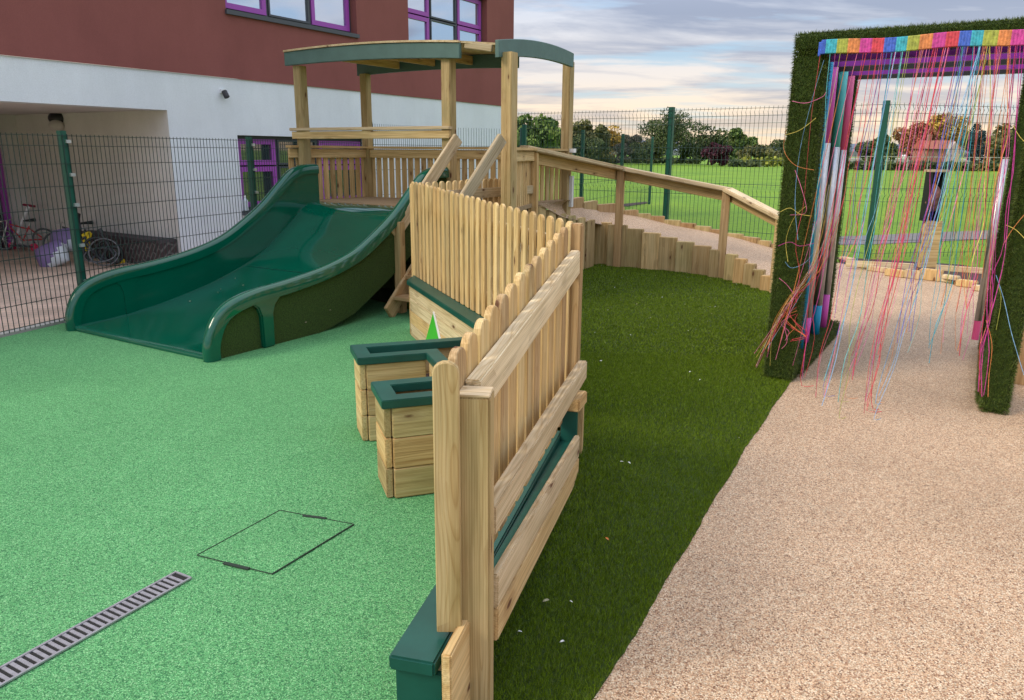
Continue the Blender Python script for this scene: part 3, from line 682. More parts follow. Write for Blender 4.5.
# bed with a rounded join to the walls and a rolled front lip
v = []; f = []; cw = [(.07, .012), (.11, .006), (.16, .0), (.5, 0), (SW/2, 0), (SW-.5, 0), (SW-.16, .0), (SW-.11, .006), (SW-.07, .012)]
bp = [(.03, -.0), (.025, .02), (.035, .034)]+bed[1:]
for (s, z) in bp:
    for (w_, dz) in cw: v.append(S(s, w_, max(z, 0)+dz))
k = len(cw)
for i in range(len(bp)-1):
    for j in range(k-1): q = i*k+j; f.append((q, q+1, q+k+1, q+k))
bd = fixnormals(mesh_obj('slide_bed', v, f, M['slide'], slide, smooth=True))
for p in bd.data.polygons:
    pass
# joints in the moulding
m = MB()
for s in (.86, 2.02, 2.05): 
    pass
jm = plain('moulding_joint', (.003, .03, .022), .6); js = plain('scuff', (.16, .30, .26), .6)
for s in (1.95,):
    m = MB(); pts_ = [S(s, w_, bz(s)+.0015) for w_ in np.linspace(.14, SW-.14, 12)]; m.tube(pts_, .0022, 4); m.build('joint', jm, slide)
sx = [(2.03, 1.2), (1.9, 1.22), (1.8, 1.29), (1.62, 1.27), (1.45, 1.36)]
m = MB().tube([S(s, w_, bz(s)+.001) for s, w_ in sx], .0018, 4); m.build('scuff', js, slide)
for w_ in (.02, SW-.095):
    for s in (2.2,):
        pass
# crumbs and a leaf lying on the bed
P = []; Fc = []; MI = []
for (u, v_) in ((283, 324), (281, 328), (308, 300), (221, 289), (243, 285), (218, 292), (306, 322), (330, 310), (190, 301), (235, 278)):
    q = PLN(u, v_, S(0, SW*.5, 0), S(1, SW*.5, 0)); 
    dr_ = ray(u, v_); best = None
    for k_ in range(400):
        s = .05+k_*.008; 
        # intersect the ray with the bed height at this s
        t = (S(s, 0, 0)).dot(d)/dr_.dot(d); pz = H+dr_.z*t
        if abs(pz-bz(s)) < .012: best = V(dr_.x*t, dr_.y*t, bz(s)+.006); break
    if best: bit(best, .012, 0)
if P:
    cr = mesh_obj('leaf_crumbs', P, Fc, plain('dry_crumb', (.45, .38, .25), .8)); cr['kind'] = 'stuff'
# turf skirts below both side walls, and the leg
def lowz(s): return float(np.interp(s, [0, 1.2, 1.63, 2.12, 2.6, 3.14], [0, 0, .10, .35, .62, .85]))
for w_, nm in ((SW-.052, 1), (.042, 0)):
    v = []; f = []
    ss = [r_ for r_ in rim if r_[0] > .06]
    for (s, z) in ss: v += [S(s+.03, w_, max(z-.09, 0.01)), S(s+.03, w_, lowz(s)), S(s+.03, w_+.01, max(z-.09, .01)), S(s+.03, w_+.01, lowz(s))]
    for i in range(len(ss)-1): q = 4*i; f += [(q, q+1, q+5, q+4), (q+2, q+6, q+7, q+3), (q+1, q+3, q+7, q+5)]
    mesh_obj('turf_skirt', v, f, M['skirtturf'], slide)
    w9 = (SW-.098) if nm else .004
    prof = [(.53, 0), (.65, 0), (.655, .28), (.68, .35), (.74, .41), (.74, .44), (.40, .42), (.44, .39), (.50, .34), (.525, .27)]
    lg = MB().prism([S(a_, w9, b_) for a_, b_ in prof], e*.094); lg = fixnormals(lg.build('leg', M['slide'], slide)); bevel(lg, .012, 2, 50)
# ------------------------------------------------------------------ tower
PA = V(-2.56, 9.6); PB = V(-.69, 8.42); PC = V(-.05, 8.15); PD = V(.69, 10.3); PA2 = V(-1.95, 10.5); PB2 = V(-.04, 9.43)
DZ = 1.0
tw = thing('play_tower', V(-1., 9.3), 'raised timber play tower platform with arched grey green canopy and picket sides', 'play tower')
for p, w_ in ((PA, .115), (PB, .115), (PC, .125), (PD, .115), (PA2, .105), (PB2, .105)): post('post', M['wood_green'], tw, p.x, p.y, 0, 2.57 if p.x < .5 else 2.72, w=w_, ax=d)
# deck boards
poly = [(p.x, p.y) for p in (PA-d*.03, PB-d*.03, PC, P531, PD, PB2, PA2)]
m = MB().prism([V(x, y, DZ-.045) for x, y in poly], V(0, 0, .045)); dk = m.build('deck', M['deck'], tw); fixnormals(dk)
beam('deck_edge', M['wood'], tw, PA-d*.06+V(0, 0, DZ-.08), PB-d*.06+V(0, 0, DZ-.08), .04, .13)
MB().box(PB-PA, d*.02, V(0, 0, DZ-.05), PA+d*.05).build('turf_skirt', M['skirtturf'], tw)
MB().box(PC-PB, d*.02, V(0, 0, DZ-.05), PB+d*.05).build('turf_skirt', M['skirtturf'], tw)
MB().box(PA2-PA, e*.02, V(0, 0, DZ-.05), PA).build('turf_skirt', M['skirtturf'], tw)
# balustrade: top rail z 1.65, pickets
def balus(a, b, z0, z1, cap=.12, n=None, sp=.10, pw_=.07, side=1, parent=tw):
    ax = (b-a).normalized(); L = (b-a).length; n_ = V(ax.y, -ax.x)*side
    beam('top_rail', M['wood'], parent, a+V(0, 0, z1+.012), b+V(0, 0, z1+.012), cap, .03)
    beam('side_rail', M['wood'], parent, a+V(0, 0, z1-.065)+n_*.0, b+V(0, 0, z1-.065)+n_*.0, .04, .11)
    n = int(L/sp)
    for i in range(n):
        q = a+ax*(L*(i+.5)/n)-n_*.034
        post('baluster', M['wood'], parent, q.x, q.y, z0, z1-.04, w=.022, h=pw_, ax=ax, bev=.003)
balus(PA-d*.16-e*.1, PA2, DZ-.05, 1.63)
balus(PA2, PB2, DZ-.05, 1.63)
balus(PB2, PD, DZ-.05, 1.62)
balus(PC, P531, DZ-.05, 1.62)
# white end bracket
MB().box(e*.07, d*.07, V(0, 0, .05), V(PD.x+.03, PD.y-.05, 1.6)).build('end_cap', M['white'], tw)
MB().box(e*.05, d*.05, V(0, 0, .40), V(PD.x+.04, PD.y-.03, .9)).build('end_post', M['white'], tw)
# board over the slide
beam('head_board', M['wood'], tw, PA-e*.10-d*.075+V(0, 0, 1.775), PB+e*.07-d*.075+V(0, 0, 1.775), .04, .085)
beam('head_board', M['wood_pale'], tw, PA-e*.12-d*.075+V(0, 0, 1.842), PB+e*.08-d*.075+V(0, 0, 1.842), .075, .035)
# canopy arches
def arch(a, b, hgt, bulge, th, name):
    ax = b-a; ax.z = 0; ax.normalize(); n_ = V(ax.y, -ax.x); n = 24; v = []; f = []
    for i in range(n+1):
        t = i/n; bb = bulge*(1-(2*t-1)**2); p = a.lerp(b, t)
        for (o_, z) in ((-th/2, bb*.8), (th/2, bb*.8), (th/2, hgt+bb), (-th/2, hgt+bb)): v.append(p+n_*o_+V(0, 0, z))
    for i in range(n):
        for j in range(4): f.append((4*i+j, 4*i+(j+1) % 4, 4*i+4+(j+1) % 4, 4*i+4+j))
    f += [(0, 1, 2, 3), (4*n+3, 4*n+2, 4*n+1, 4*n)]
    return bevel(mesh_obj(name, v, f, M['paint_grey'], tw), .005, 1, 40)
q1, q2 = PA-d*.08, PB-d*.08; a1, b1 = PLN(286, 66, q1, q2), PLN(460.5, 58.5, q1, q2)
arch(a1, b1, .148, .036, .045, 'fascia')
q1, q2 = PA2+d*.05, PB2+d*.05; a2_, b2_ = PLN(358, 76, q1, q2), PLN(518.5, 68, q1, q2)
arch(a2_, b2_, .148, .036, .045, 'fascia')
a3, b3 = Yp(497, 57.5, 8.05), Yp(572, 67.5, 10.1)
arch(a3, b3, .165, .06, .045, 'fascia')
def vault(a, b, c, dd_, bulge, th, name):
    n = 20; v = []; f = []
    for i in range(n+1):
        t = i/n; bb = bulge*(1-(2*t-1)**2); p = a.lerp(b, t); q = c.lerp(dd_, t)
        for (x, zz) in ((p, 0), (q, 0), (q, th), (p, th)): v.append(x+V(0, 0, zz+bb))
    for i in range(n):
        for j in range(4): f.append((4*i+j, 4*i+(j+1) % 4, 4*i+4+(j+1) % 4, 4*i+4+j))
    f += [(0, 1, 2, 3), (4*n+3, 4*n+2, 4*n+1, 4*n)]
    return fixnormals(mesh_obj(name, v, f, M['wood_pale'], tw))
up_ = V(0, 0, .151)
vault(a1+up_-d*.035+e*.0, b1+up_-d*.035, a2_+up_+d*.06-e*.02, b2_+up_+d*.06, .038, .02, 'roof')
beam('roof_edge', M['wood_pale'], tw, b1+e*.03+d*.04+V(0, 0, .135), V(a3.x-.05, a3.y+.12, a3.z+.10), .045, .07)
rf = MB().prism([b1+V(0, 0, .15), a3+V(0, .1, .13), b3+V(-.06, 0, .13), b2_+V(0, 0, .14)], V(0, 0, .02)); fixnormals(rf.build('roof', M['wood_pale'], tw))
for t in (.25, .5, .75):
    p, q = PA.lerp(PB, t), PA2.lerp(PB2, t); bu = .036*(1-(2*t-1)**2)
    beam('roof_joist', M['wood'], tw, p+V(0, 0, 2.63+bu), q+V(0, 0, 2.63+bu), .045, .10)
# stair
st = thing('staircase', V(-.9, 7.8), 'steep timber stair with two pale handrails beside the slide', 'stairs')
u1 = PLN(458, 136, PB-d*.07, PB-d*.07+e); u0 = V(-1.19, 7.62, .0); u0.z = Yp(394, 236, 7.62).z
u1.z -= .02; u1 = u1.copy(); sh = e*.55
for k in (0, 1):
    beam('handrail', M['wood_pale'], st, u0+sh*k, u1+sh*k, .045, .125)
    q = V(-1.18, 7.66)+sh*k+e*.05; post('newel_post', M['wood_brown'], st, q.x+.0, q.y, 0, .92, w=.085, ax=d)
a = V(-1.25, 7.38, .0)+e*.03; b = PB-d*.05+V(0, 0, .95)+e*.03
for k in (0, 1):
    beam('stringer', M['wood_brown'], st, a+sh*k*1.0+V(0, 0, .04), b+sh*k, .04, .17)
for i in range(5):
    t = (i+.7)/5.2; p = a.lerp(b, t)+V(0, 0, .06); beam('tread', M['wood_brown'], st, p+e*.02, p+e*.62, .19, .035, up=Z)
# ------------------------------------------------------------------ low picket fences
pf1 = thing('picket_fence', J1, 'round topped picket fence standing on the green capped counter, running towards the tower', 'picket fence')
ax1 = (K1-J1).normalized(); n1_ = V(ax1.y, -ax1.x); L1 = (K1-J1).length     # n1_ : to the rubber side?
if n1_.x > 0: n1_ = -n1_
def ptop1(s): return float(np.interp(s, [0, L1], [1.345, 1.262]))
N1 = 28
for i in range(N1):
    s = L1*(i+.3)/N1; q = J1+ax1*s; picket('picket', M['wood'], pf1, V(q.x, q.y, .502), ptop1(s)+random.uniform(-.004, .004), 0.072, .018, ax1, tilt=random.uniform(-.004, .004))
for z in (.62, 1.12): beam('rail', M['wood_pale'], pf1, J1-n1_*.035+V(0, 0, z), K1-ax1*.22-n1_*.035+V(0, 0, z), .04, .09)
pf3 = thing('picket_fence', J1, 'picket fence with a grey rail on its near side, seen behind the counter fence', 'picket fence')
ax3 = (P531-J1).normalized(); n3 = V(ax3.y, -ax3.x); L3 = (P531-J1).length
for i in range(21):
    s = L3*(i+.5)/21; q = J1+ax3*s-n3*.03; picket('picket', M['wood'], pf3, V(q.x, q.y, .25), 1.325+random.uniform(-.004, .004), .085, .022, ax3)
beam('rail', M['wood_pale'], pf3, J1+ax3*.1+n3*.0+V(0, 0, 1.19), P531+V(0, 0, 1.165), .045, .10)
beam('rail', M['wood_pale'], pf3, J1+ax3*.1+n3*.0+V(0, 0, .5), P531+V(0, 0, .5), .045, .10)
# fence 2
pf2 = thing('picket_fence', N2, 'nearest picket fence with square end post and two sloping rails above the lawn', 'picket fence')
post('post', M['wood_green'], pf2, N2.x, N2.y, 0, .990, w=.088, ax=V(.10, 1).normalized())
beam('end_grain', M['wood_pale'], pf2, V(N2.x-.0425, N2.y+.0043, .9915), V(N2.x+.0425, N2.y-.0043, .9915), .084, .006, bev=.002)
post('post', M['wood_brown'], pf2, F2.x+d2.x*.05-r2.x*.035, F2.y+d2.y*.05-r2.y*.035, .0, 1.285, w=.075, ax=d2)
L2 = (F2-N2).length
def on2(u, v_, off=0.): return PLN(u, v_, N2+r2*off, N2+r2*off+d2)
# rails follow the measured line
for (a_, b_, h_, of) in (((461, 384), (582.5, 235.5), .11, -.044), ((495.5, 490), (581, 360), .09, .012)):
    p, q = on2(*a_, of), on2(*b_, of); dq_ = (q-p).normalized(); p = p+dq_*(.047-(p-N2).dot(d2)); sh_ = r2*(.022 if of < 0 else .008)
    if of < 0: q = p+(q-p)*((L2+.008-(p-N2).dot(d2))/((q-p).dot(d2)))
    beam('rail', M['wood_pale'], pf2, p+sh_-V(0, 0, h_/2), q+sh_-V(0, 0, h_/2), .044, h_)
tops = [(457, 347), (469, 332.5), (481.5, 318.5), (491.5, 305.5), (502, 294), (511, 283.5), (520, 272.5), (529, 264), (536.5, 256), (544, 247.5), (551, 240), (557.5, 233), (564, 227), (570, 221)]
for i, (u, v_) in enumerate(tops):
    q = on2(u, v_, -.058); z1 = q.z; 
    zb_ = float(np.interp(i, [0, 13], [.36, .36])); picket('picket', M['wood'] if i % 4 else M['wood_brown'], pf2, V(q.x, q.y, zb_), z1, .092, .024, d2)
# end picket, facing the camera
q0 = Yp(446.5, 361, N2.y-.06)
picket('picket', M['wood_green'], pf2, V(q0.x-.002, q0.y, .318), q0.z, .068, .024, V(1, .02, 0))
# trough bench under fence 2
tb = thing('trough_bench', N2+r2*.02, 'long green topped bench box with timber side planks under the nearest picket fence', 'bench')
ZT = .30
def b2(s, w_, z): return N2+d2*s+r2*w_+V(0, 0, z)
SL, SR = -.185, .085
bevel(MB().box(d2*(L2+.17), r2*.13, V(0, 0, .045), b2(-.20, SL, ZT-.045)).build('bench_top', M['paint'], tb), .006, 2)
m = MB(); a_, b_ = b2(.05, -.053, .27), b2(L2+.0, -.053, .235); m.prism([a_, b_, b_+V(0, 0, .03), a_+V(0, 0, .03)], r2*.078); fixnormals(m.build('trough_floor', M['paint'], tb))
MB().box(r2*.13, V(0, 0, ZT-.05), d2*.02, b2(-.18, SL+.012, 0)).build('end_panel', M['paint'], tb)
for k in range(2): beam('side_plank', M['wood_green'], tb, b2(-.17, SL+.03, .065+k*.125), b2(L2, SL+.03, .065+k*.125), .03, .12)
p, q = on2(494, 574, .036), on2(577, 437, .036); p2, q2 = on2(493, 642, .036), on2(578, 449.5, .036)
pe = p-(q-p)*.05
# the lawn side plank, its foot sunk in the rising lawn
hN = (p.z-p2.z)
for k in range(2):
    a_ = V(p.x, p.y, 0)+d2*(.05-(p-N2).dot(d2)); b_ = V(q.x, q.y, 0)
    za = p.z-hN*(.25+.5*k); zb2 = q.z+.01-hN*(.25+.5*k)
    beam('lawn_plank', M['wood_pale'] if k == 0 else M['wood'], tb, V(a_.x, a_.y, za), V(b_.x, b_.y, zb2), .026, hN/2-.003)
# near end board and far end block
q = G(453, 642, .32); 
beam('end_board', M['wood'], tb, V(q.x-.012, q.y-.08, .20), V(q.x+.03, q.y+.09, .20), .028, .275)
fe = on2(583, 395, 0)
q5 = on2(560, 392, .0); q6 = on2(586, 392, .03); beam('end_block', M['wood'], tb, b2(L2-.10, .0, q6.z), b2(L2+.06, .012, q6.z), .07, .06)
beam('end_post', M['wood_green'], tb, b2(L2+.02, .012, .10), b2(L2+.02, .012, q6.z-.032), .05, .06, up=d2)
MB().box(r2*.078, V(0, 0, .2), d2*.02, b2(L2-.085, -.053, .262)).build('trough_end', M['paint'], tb)
# counter under fence 1
ct = thing('play_counter', J1, 'timber play counter with dark green top and a bright green triangle on its side', 'counter')
CW = .13
cq = [J1, K1+ax1*0, K1+n1_*CW, J1+ax1*.25+n1_*CW]
o = MB().prism([q_+V(0, 0, .458) for q_ in cq], V(0, 0, .042)).build('counter_top', M['paint'], ct); fixnormals(o); bevel(o, .005, 2)
for k in range(4): beam('side_plank', M['wood_pale'] if k != 1 else M['wood'], ct, J1+ax1*.27+n1_*(CW-.035)+V(0, 0, .058+.114*k), K1+n1_*(CW-.035)+V(0, 0, .058+.114*k), .03, .112, bev=.003)
beam('end_plank', M['wood'], ct, J1+ax1*.03+n1_*.01+V(0, 0, .23), J1+ax1*.25+n1_*(CW-.03)+V(0, 0, .23), .025, .45)
cpn = J1+n1_*(CW-.018)
def on1(u, v_): return PLN(u, v_, cpn, cpn+ax1)
a_, b_, c_t = on1(434, 312), on1(425, 345), on1(441.5, 345)
MB().prism([a_, b_, c_t], n1_*.006).build('triangle', plain('bright_green_board', (.06, .50, .03), .35), ct)
t_ = (c_t-a_); m = MB().prism([a_+V(0, 0, .004), c_t, c_t+ax1*.03, a_+ax1*.02+V(0, 0, .0)], n1_*.012); m.build('triangle_edge', M['white'], ct)
# U shaped planter
ff = V(.944, .33).normalized(); gg = V(ff.y, -ff.x)
if gg.y > 0: gg = -gg
UO = V(-.95, 4.31)
def U(a, b, z): return UO+ff*a+gg*b+V(0, 0, z)
up = thing('planter_table', U(.4, .6, 0), 'U shaped timber planter with dark green open rims, beside the nearest picket fence', 'planter')
zt = .50; rw = .085
def slab(a0, a1, b0, b1, z0, z1, mat, name, par=up, bv=.005):
    return bevel(MB().box(ff*(a1-a0), gg*(b1-b0), V(0, 0, z1-z0), U(a0, b0, z0)).build(name, mat, par), bv, 2)
A1, A2, B1, B2, B3 = .385, .80, .315, .77, 1.09
# one continuous rim: outline minus the opening
out_ = [(0, 0), (A2, 0), (A2, B3), (0, B3), (0, B2), (A1, B2), (A1, B1), (0, B1)]
inn_ = [(rw, rw), (A2-rw, rw), (A2-rw, B3-rw), (rw, B3-rw), (rw, B2+rw), (A1+rw, B2+rw), (A1+rw, B1-rw), (rw, B1-rw)]
v = []; f = []
for z in (zt-.042, zt):
    for p in out_: v.append(U(p[0], p[1], z))
    for p in inn_: v.append(U(p[0], p[1], z))
for i in range(8):
    j = (i+1) % 8; f += [(16+i, 16+j, 24+j, 24+i), (i, 8+i, 8+j, j), (i, j, 16+j, 16+i), (8+i, 24+i, 24+j, 8+j)]
bevel(mesh_obj('rim', v, f, M['paint'], up), .004, 2)
ins = .03
def side(a0, b0, a1, b1, par):
    for k in range(3):
        beam('plank', M['wood'] if (k+int(a0*10)) % 2 else M['wood_green'], par, U(a0, b0, .076+.152*k+.002), U(a1, b1, .076+.152*k+.002), .032, .149, bev=.004)
side(ins, ins+.02, ins, B1-ins, up); side(ins+.02, B1-ins, A1+.0, B1-ins, up); side(ins, ins, A2-ins, ins, up); side(A1+.03, B1, A1+.03, B2, up)
side(ins, B2+ins+.0, ins, B3-ins, up); side(ins+.02, B3-ins, A2-ins, B3-ins, up); side(ins, B2+ins, A1+.0, B2+ins, up); side(A2-ins, ins, A2-ins, B3-ins, up)
m = MB().box(ff*(A2-.1), gg*(B1-.1), V(0, 0, .2), U(.05, .05, .1)); m.box(ff*(A2-.1), gg*(B3-B2-.1), V(0, 0, .2), U(.05, B2+.05, .1)); m.build('soil', M['soil'], up)
# ------------------------------------------------------------------ ramp sides
rw_ = thing('ramp_log_wall', inner_base[2], 'retaining wall of upright timber sleepers with stepped tops below the ramp handrail', 'log wall')
segs = [(577, 595, 217.5, 264), (592, 610, 222.5, 264.5), (606, 626, 225, 267), (624, 642, 229, 268), (640, 659, 233, 270), (657, 676, 237.5, 271), (674, 693, 242, 273), (691, 710, 246, 275), (707, 719, 250, 278), (723, 735, 254.5, 281), (732, 745, 259, 284), (742, 754, 264, 286), (750, 764, 270, 289), (759, 771, 276, 291.5)]
segs = segs[1:]
for (ax_, ay_, az_, l_) in ((.36, 9.55, .95, .2), (.50, 9.78, .89, .2), (.64, 10.02, .825, .24), (.79, 10.28, .78, .24), (.94, 10.53, .735, .26), (1.10, 10.82, .68, .28)): post('sleeper', M['wood_green'], rw_, ax_-.04, ay_+.03, 0, az_, w=.1, h=l_, ax=V(.49, .87).normalized(), bev=.008)
for i, (ua, ub, vt, vb) in enumerate(segs):
    p = G(ua, vb-.6); q = G(ub-1.2, vb+.6); 
    t = (q-p).normalized(); n_ = V(-t.y, t.x); c_x = (p+q)/2; zt_ = Yp((ua+ub)/2, vt, c_x.y).z
    post('sleeper', M['wood_green'] if i % 3 else M['wood'], rw_, c_x.x+n_.x*.05, c_x.y+n_.y*.05, -.05, zt_, w=.11, h=(q-p).length-.006, ax=t, bev=.008)
oe = thing('ramp_log_edging', OUT[3], 'low stepped timber log edging along the field side of the ramp', 'log edging')
segs = [(568, 582, 198), (581, 596, 201.5), (595, 616, 204), (614, 624, 207), (622, 638, 210), (636, 652, 213.5), (650, 666, 216), (664, 682, 220), (679, 697, 223), (694, 712, 226), (709, 728, 229.5), (726, 744, 233.5), (742, 760, 237), (758, 772, 240.5), (771, 786, 244), (785, 800, 247), (799, 815, 250)]
oy = lambda u: float(np.interp(u, [568, 600, 637, 672, 711, 743, 765, 815], [10.6, 11.9, 12.3, 12.2, 11.9, 11.6, 11.3, 11.1]))
for i, (ua, ub, vt) in enumerate(segs):
    p = Yp(ua, vt, oy(ua)); q = Yp(ub-1, vt, oy(ub)); t = (q-p); t.z = 0; l = t.length; t.normalize(); zz = (p.z+q.z)/2
    c_x = (p+q)/2; post('sleeper', M['wood_green'] if i % 2 else M['wood_brown'], oe, c_x.x, c_x.y, 0 if zz < .6 else zz-.7, zz, w=.1, h=l, ax=t, bev=.008)
hr = thing('ramp_handrail', V(1.5, 10.9), 'timber handrail on square posts curving down beside the ramp', 'handrail')
HP = [(P531, 1.60), (V(1.51, 10.97), Yp(617, 170, 10.97).z), (V(2.76, 10.04), Yp(720, 191, 10.04).z), (V(3.11, 8.95), Yp(777, 219, 8.95).z)]
for i, (p, z) in enumerate(HP): post('post', M['wood_brown'] if i in (1, 2) else M['wood'], hr, p.x, p.y, 0, z, w=.105, ax=V(.3, 1).normalized())
RP = [p+V(0, 0, z) for p, z in HP]
RP[0] = RP[0]+V(-.12, -.16, .03)
for i in range(3):
    a_, b_ = RP[i], RP[i+1]; t = (b_-a_).normalized(); n_ = V(-t.y, t.x).normalized()
    ext = .06 if i < 2 else .08
    beam('cap_rail', M['wood_pale'], hr, a_+V(0, 0, .022), b_+t*ext+V(0, 0, .022), .15, .052, bev=.01)
    beam('side_rail', M['wood'], hr, a_+V(0, 0, -.07)+n_*.07, b_+V(0, 0, -.07)+n_*.07, .04, .13, bev=.006)
# flower bed at the right with log edging, rear board
bedm = sheet('flower_bed', ccw([(4.3, 11.4)]+[(p.x, p.y) for p in bedge[1:5]]+[(6.9, 10.0), (6.6, 11.2), (5., 11.95)]), .05, M['soil'])
bl_ = thing('bed_log_edging', bedge[2], 'stepped log edging round the dark soil bed seen through the arch', 'log edging')
lg = [(838, 851, 256, 263), (850, 868, 262, 268), (866, 886, 266, 272), (884, 903, 268, 277), (902, 920, 269, 279), (918, 941, 268, 281), (939, 957, 274, 283), (955, 976, 279, 287.5), (971, 992, 285, 292), (990, 1012, 290, 298), (1010, 1030, 296, 304)]
for i, (ua, ub, vt, vb) in enumerate(lg):
    p = G(ua, vb-1.2); q = G(ub-.5, vb+1.2); t = (q-p).normalized(); l = (q-p).length; c_x = (p+q)/2; n_ = V(-t.y, t.x); zz = Yp((ua+ub)/2, vt+1.5, c_x.y).z
    post('sleeper', M['wood'] if i % 2 else M['wood_pale'], bl_, c_x.x+n_.x*.05, c_x.y+n_.y*.05, 0, max(zz, .07), w=.11, h=l, ax=t, bev=.012)
p, q = G(846, 260.5, .12), G(914, 264, .12)
rb = thing('bed_rear_board', p, 'long pale plank along the back of the soil bed by the tall fence', 'plank')
beam('board', M['wood_pale'], rb, p-V(0, 0, .04), q-V(0, 0, .04), .05, .09)
p, q = G(936, 265, .12), G(1020, 271, .12); beam('board', M['wood_pale'], rb, p-V(0, 0, .04), q-V(0, 0, .04), .05, .09)
# timber stand with a dark box in front of the fence
qb = G(930, 272); sb_ = thing('wooden_stand', qb, 'upright timber board topped by a dark open box, seen through the string curtain', 'stand')
y0 = qb.y+.1
p0, p1 = Yp(919, 268, y0), Yp(943, 221, y0)
MB().box(V(p1.x-p0.x, 0, 0), V(0, .05, 0), V(0, 0, p1.z), V(p0.x, y0, 0)).build('board', M['wood'], sb_)
p0, p1 = Yp(923, 221, y0), Yp(944, 172, y0)
bw_ = MB(); W_ = p1.x-p0.x; Hh = p1.z-p0.z
bw_.box(V(.02, 0, 0), V(0, .14, 0), V(0, 0, Hh), V(p0.x, y0-.05, p0.z)); bw_.box(V(.02, 0, 0), V(0, .14, 0), V(0, 0, Hh), V(p1.x-.02, y0-.05, p0.z)); bw_.box(V(W_, 0, 0), V(0, .02, 0), V(0, 0, Hh), V(p0.x, y0+.09, p0.z))
bw_.build('box', M['blackp'], sb_)
MB().box(V(W_+.06, 0, 0), V(0, .2, 0), V(0, 0, .03), V(p0.x-.03, y0-.08, p1.z)).build('lid', M['wood_pale'], sb_)
bm = bmesh.new(); bmesh.ops.create_uvsphere(bm, u_segments=12, v_segments=8, radius=.09)
for v_ in bm.verts: v_.co.z *= 2.2; v_.co.x += .02*math.sin(v_.co.z*25)
me = bpy.data.meshes.new('bundle'); bm.to_mesh(me); bm.free(); me.materials.append(plain('bark', (.16, .07, .06), .9, noise=.5, scale=20, bmp=.5)); o = bpy.data.objects.new('bundle', me); COL.objects.link(o)
place(o, Matrix.Translation(V(p0.x+W_*.5, y0, p0.z+Hh*.48)), sb_)
# ------------------------------------------------------------------ turf arch
AO = V(1.9, 5.35)
def A(s, w_, z): return AO+d*s+e*w_+V(0, 0, z)
ta = thing('turf_arch', A(1, .75, 0), 'walk through arch covered in artificial grass with coloured poles inside', 'arch')
AD = 2.0; AW = 1.50; AH = 2.372
boxes = [('pillar', 0, .16, -.055, .15, 0, 2.25), ('pillar', 0, .16, 1.32, AW-.03, 0, 2.25), ('pillar', AD-.15, AD, -.1, .065, 0, 2.25), ('pillar', AD-.15, AD, 1.29, AW, 0, 2.25),
         ('side_wall', .16, AD-.15, -.04, .0, 0, 2.25),
         ('plinth', .16, AD-.15, .0, .17, 0, .12), ('plinth', .16, AD-.15, 1.30, AW-.05, 0, .12),
         ('top_beam', 0, .16, -.055, AW, 2.25, AH), ('top_beam', AD-.15, AD, -.1, AW, 2.25, AH)]
for nm, s0, s1, w0, w1, z0, z1 in boxes:
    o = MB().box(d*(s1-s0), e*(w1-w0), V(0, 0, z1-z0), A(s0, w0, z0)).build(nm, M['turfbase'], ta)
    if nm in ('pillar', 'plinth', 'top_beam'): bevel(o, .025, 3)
# pile
Pp = []; Nn = []
for nm, s0, s1, w0, w1, z0, z1 in boxes:
    for fc in range(6):
        ds, dw, dz = s1-s0, w1-w0, z1-z0
        ar = (dw*dz, dw*dz, ds*dz, ds*dz, ds*dw, ds*dw)[fc]; front = fc == 0 and s0 == 0
        n = int(ar*(42000 if front else 13000)); a = RNG.random((n, 3))
        if fc == 0: a[:, 0] = 0; nn_ = -d
        elif fc == 1: a[:, 0] = 1; nn_ = d
        elif fc == 2: a[:, 1] = 0; nn_ = -e
        elif fc == 3: a[:, 1] = 1; nn_ = e
        elif fc == 4: a[:, 2] = 0; nn_ = -Z
        else: a[:, 2] = 1; nn_ = Z
        if nm == 'roof' and fc == 4: continue
        dd_ = np.array(d); ee_ = np.array(e); base = np.array(AO)
        Pp.append(base+np.outer(s0+a[:, 0]*ds, dd_)+np.outer(w0+a[:, 1]*dw, ee_)+np.outer(z0+a[:, 2]*dz, [0, 0, 1])); Nn.append(np.repeat(np.array(nn_)[None], n, 0))
Pp = np.concatenate(Pp); Nn = np.concatenate(Nn)
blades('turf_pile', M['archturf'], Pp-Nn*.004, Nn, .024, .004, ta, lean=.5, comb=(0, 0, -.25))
# ceiling slats
plain('purple_slat', (.16, .012, .26), .45)
for i in range(5): MB().box(d*.05, e*(AW-.12), V(0, 0, .05), A(.25+i*.36, .05, 2.215)).build('ceiling_slat', bpy.data.materials['purple_slat'] if i in (0, 1, 3) else M['blackp'], ta)
for w_ in (.0, AW-.05): MB().box(d*(AD-.3), e*.05, V(0, 0, .09), A(.16, w_, 2.262)).build('side_beam', M['turfbase'], ta)
CL = {'blue': (.01, .10, .62), 'teal': (.0, .42, .55), 'olive': (.38, .42, .02), 'orange': (.75, .22, .03), 'magenta': (.62, .005, .30), 'red': (.68, .01, .04), 'violet': (.16, .06, .50), 'pink': (.85, .16, .38), 'aqua': (.10, .55, .55), 'yellow': (.75, .60, .08), 'purple': (.35, .02, .30), 'white': (.8, .75, .7), 'paleblue': (.2, .45, .75)}
SM = {k: plain('yarn_'+k, tuple(x*.78+.04 for x in c), .45, noise=.4, scale=45) for k, c in CL.items()}
PM = {'blue': plain('blue_tube', (.0, .30, .55), .35), 'magenta': plain('magenta_tube', (.66, .08, .45), .35), 'teal': plain('teal_tube', (.08, .50, .50), .35), 'pink': plain('pink_tube', (.75, .10, .28), .35)}
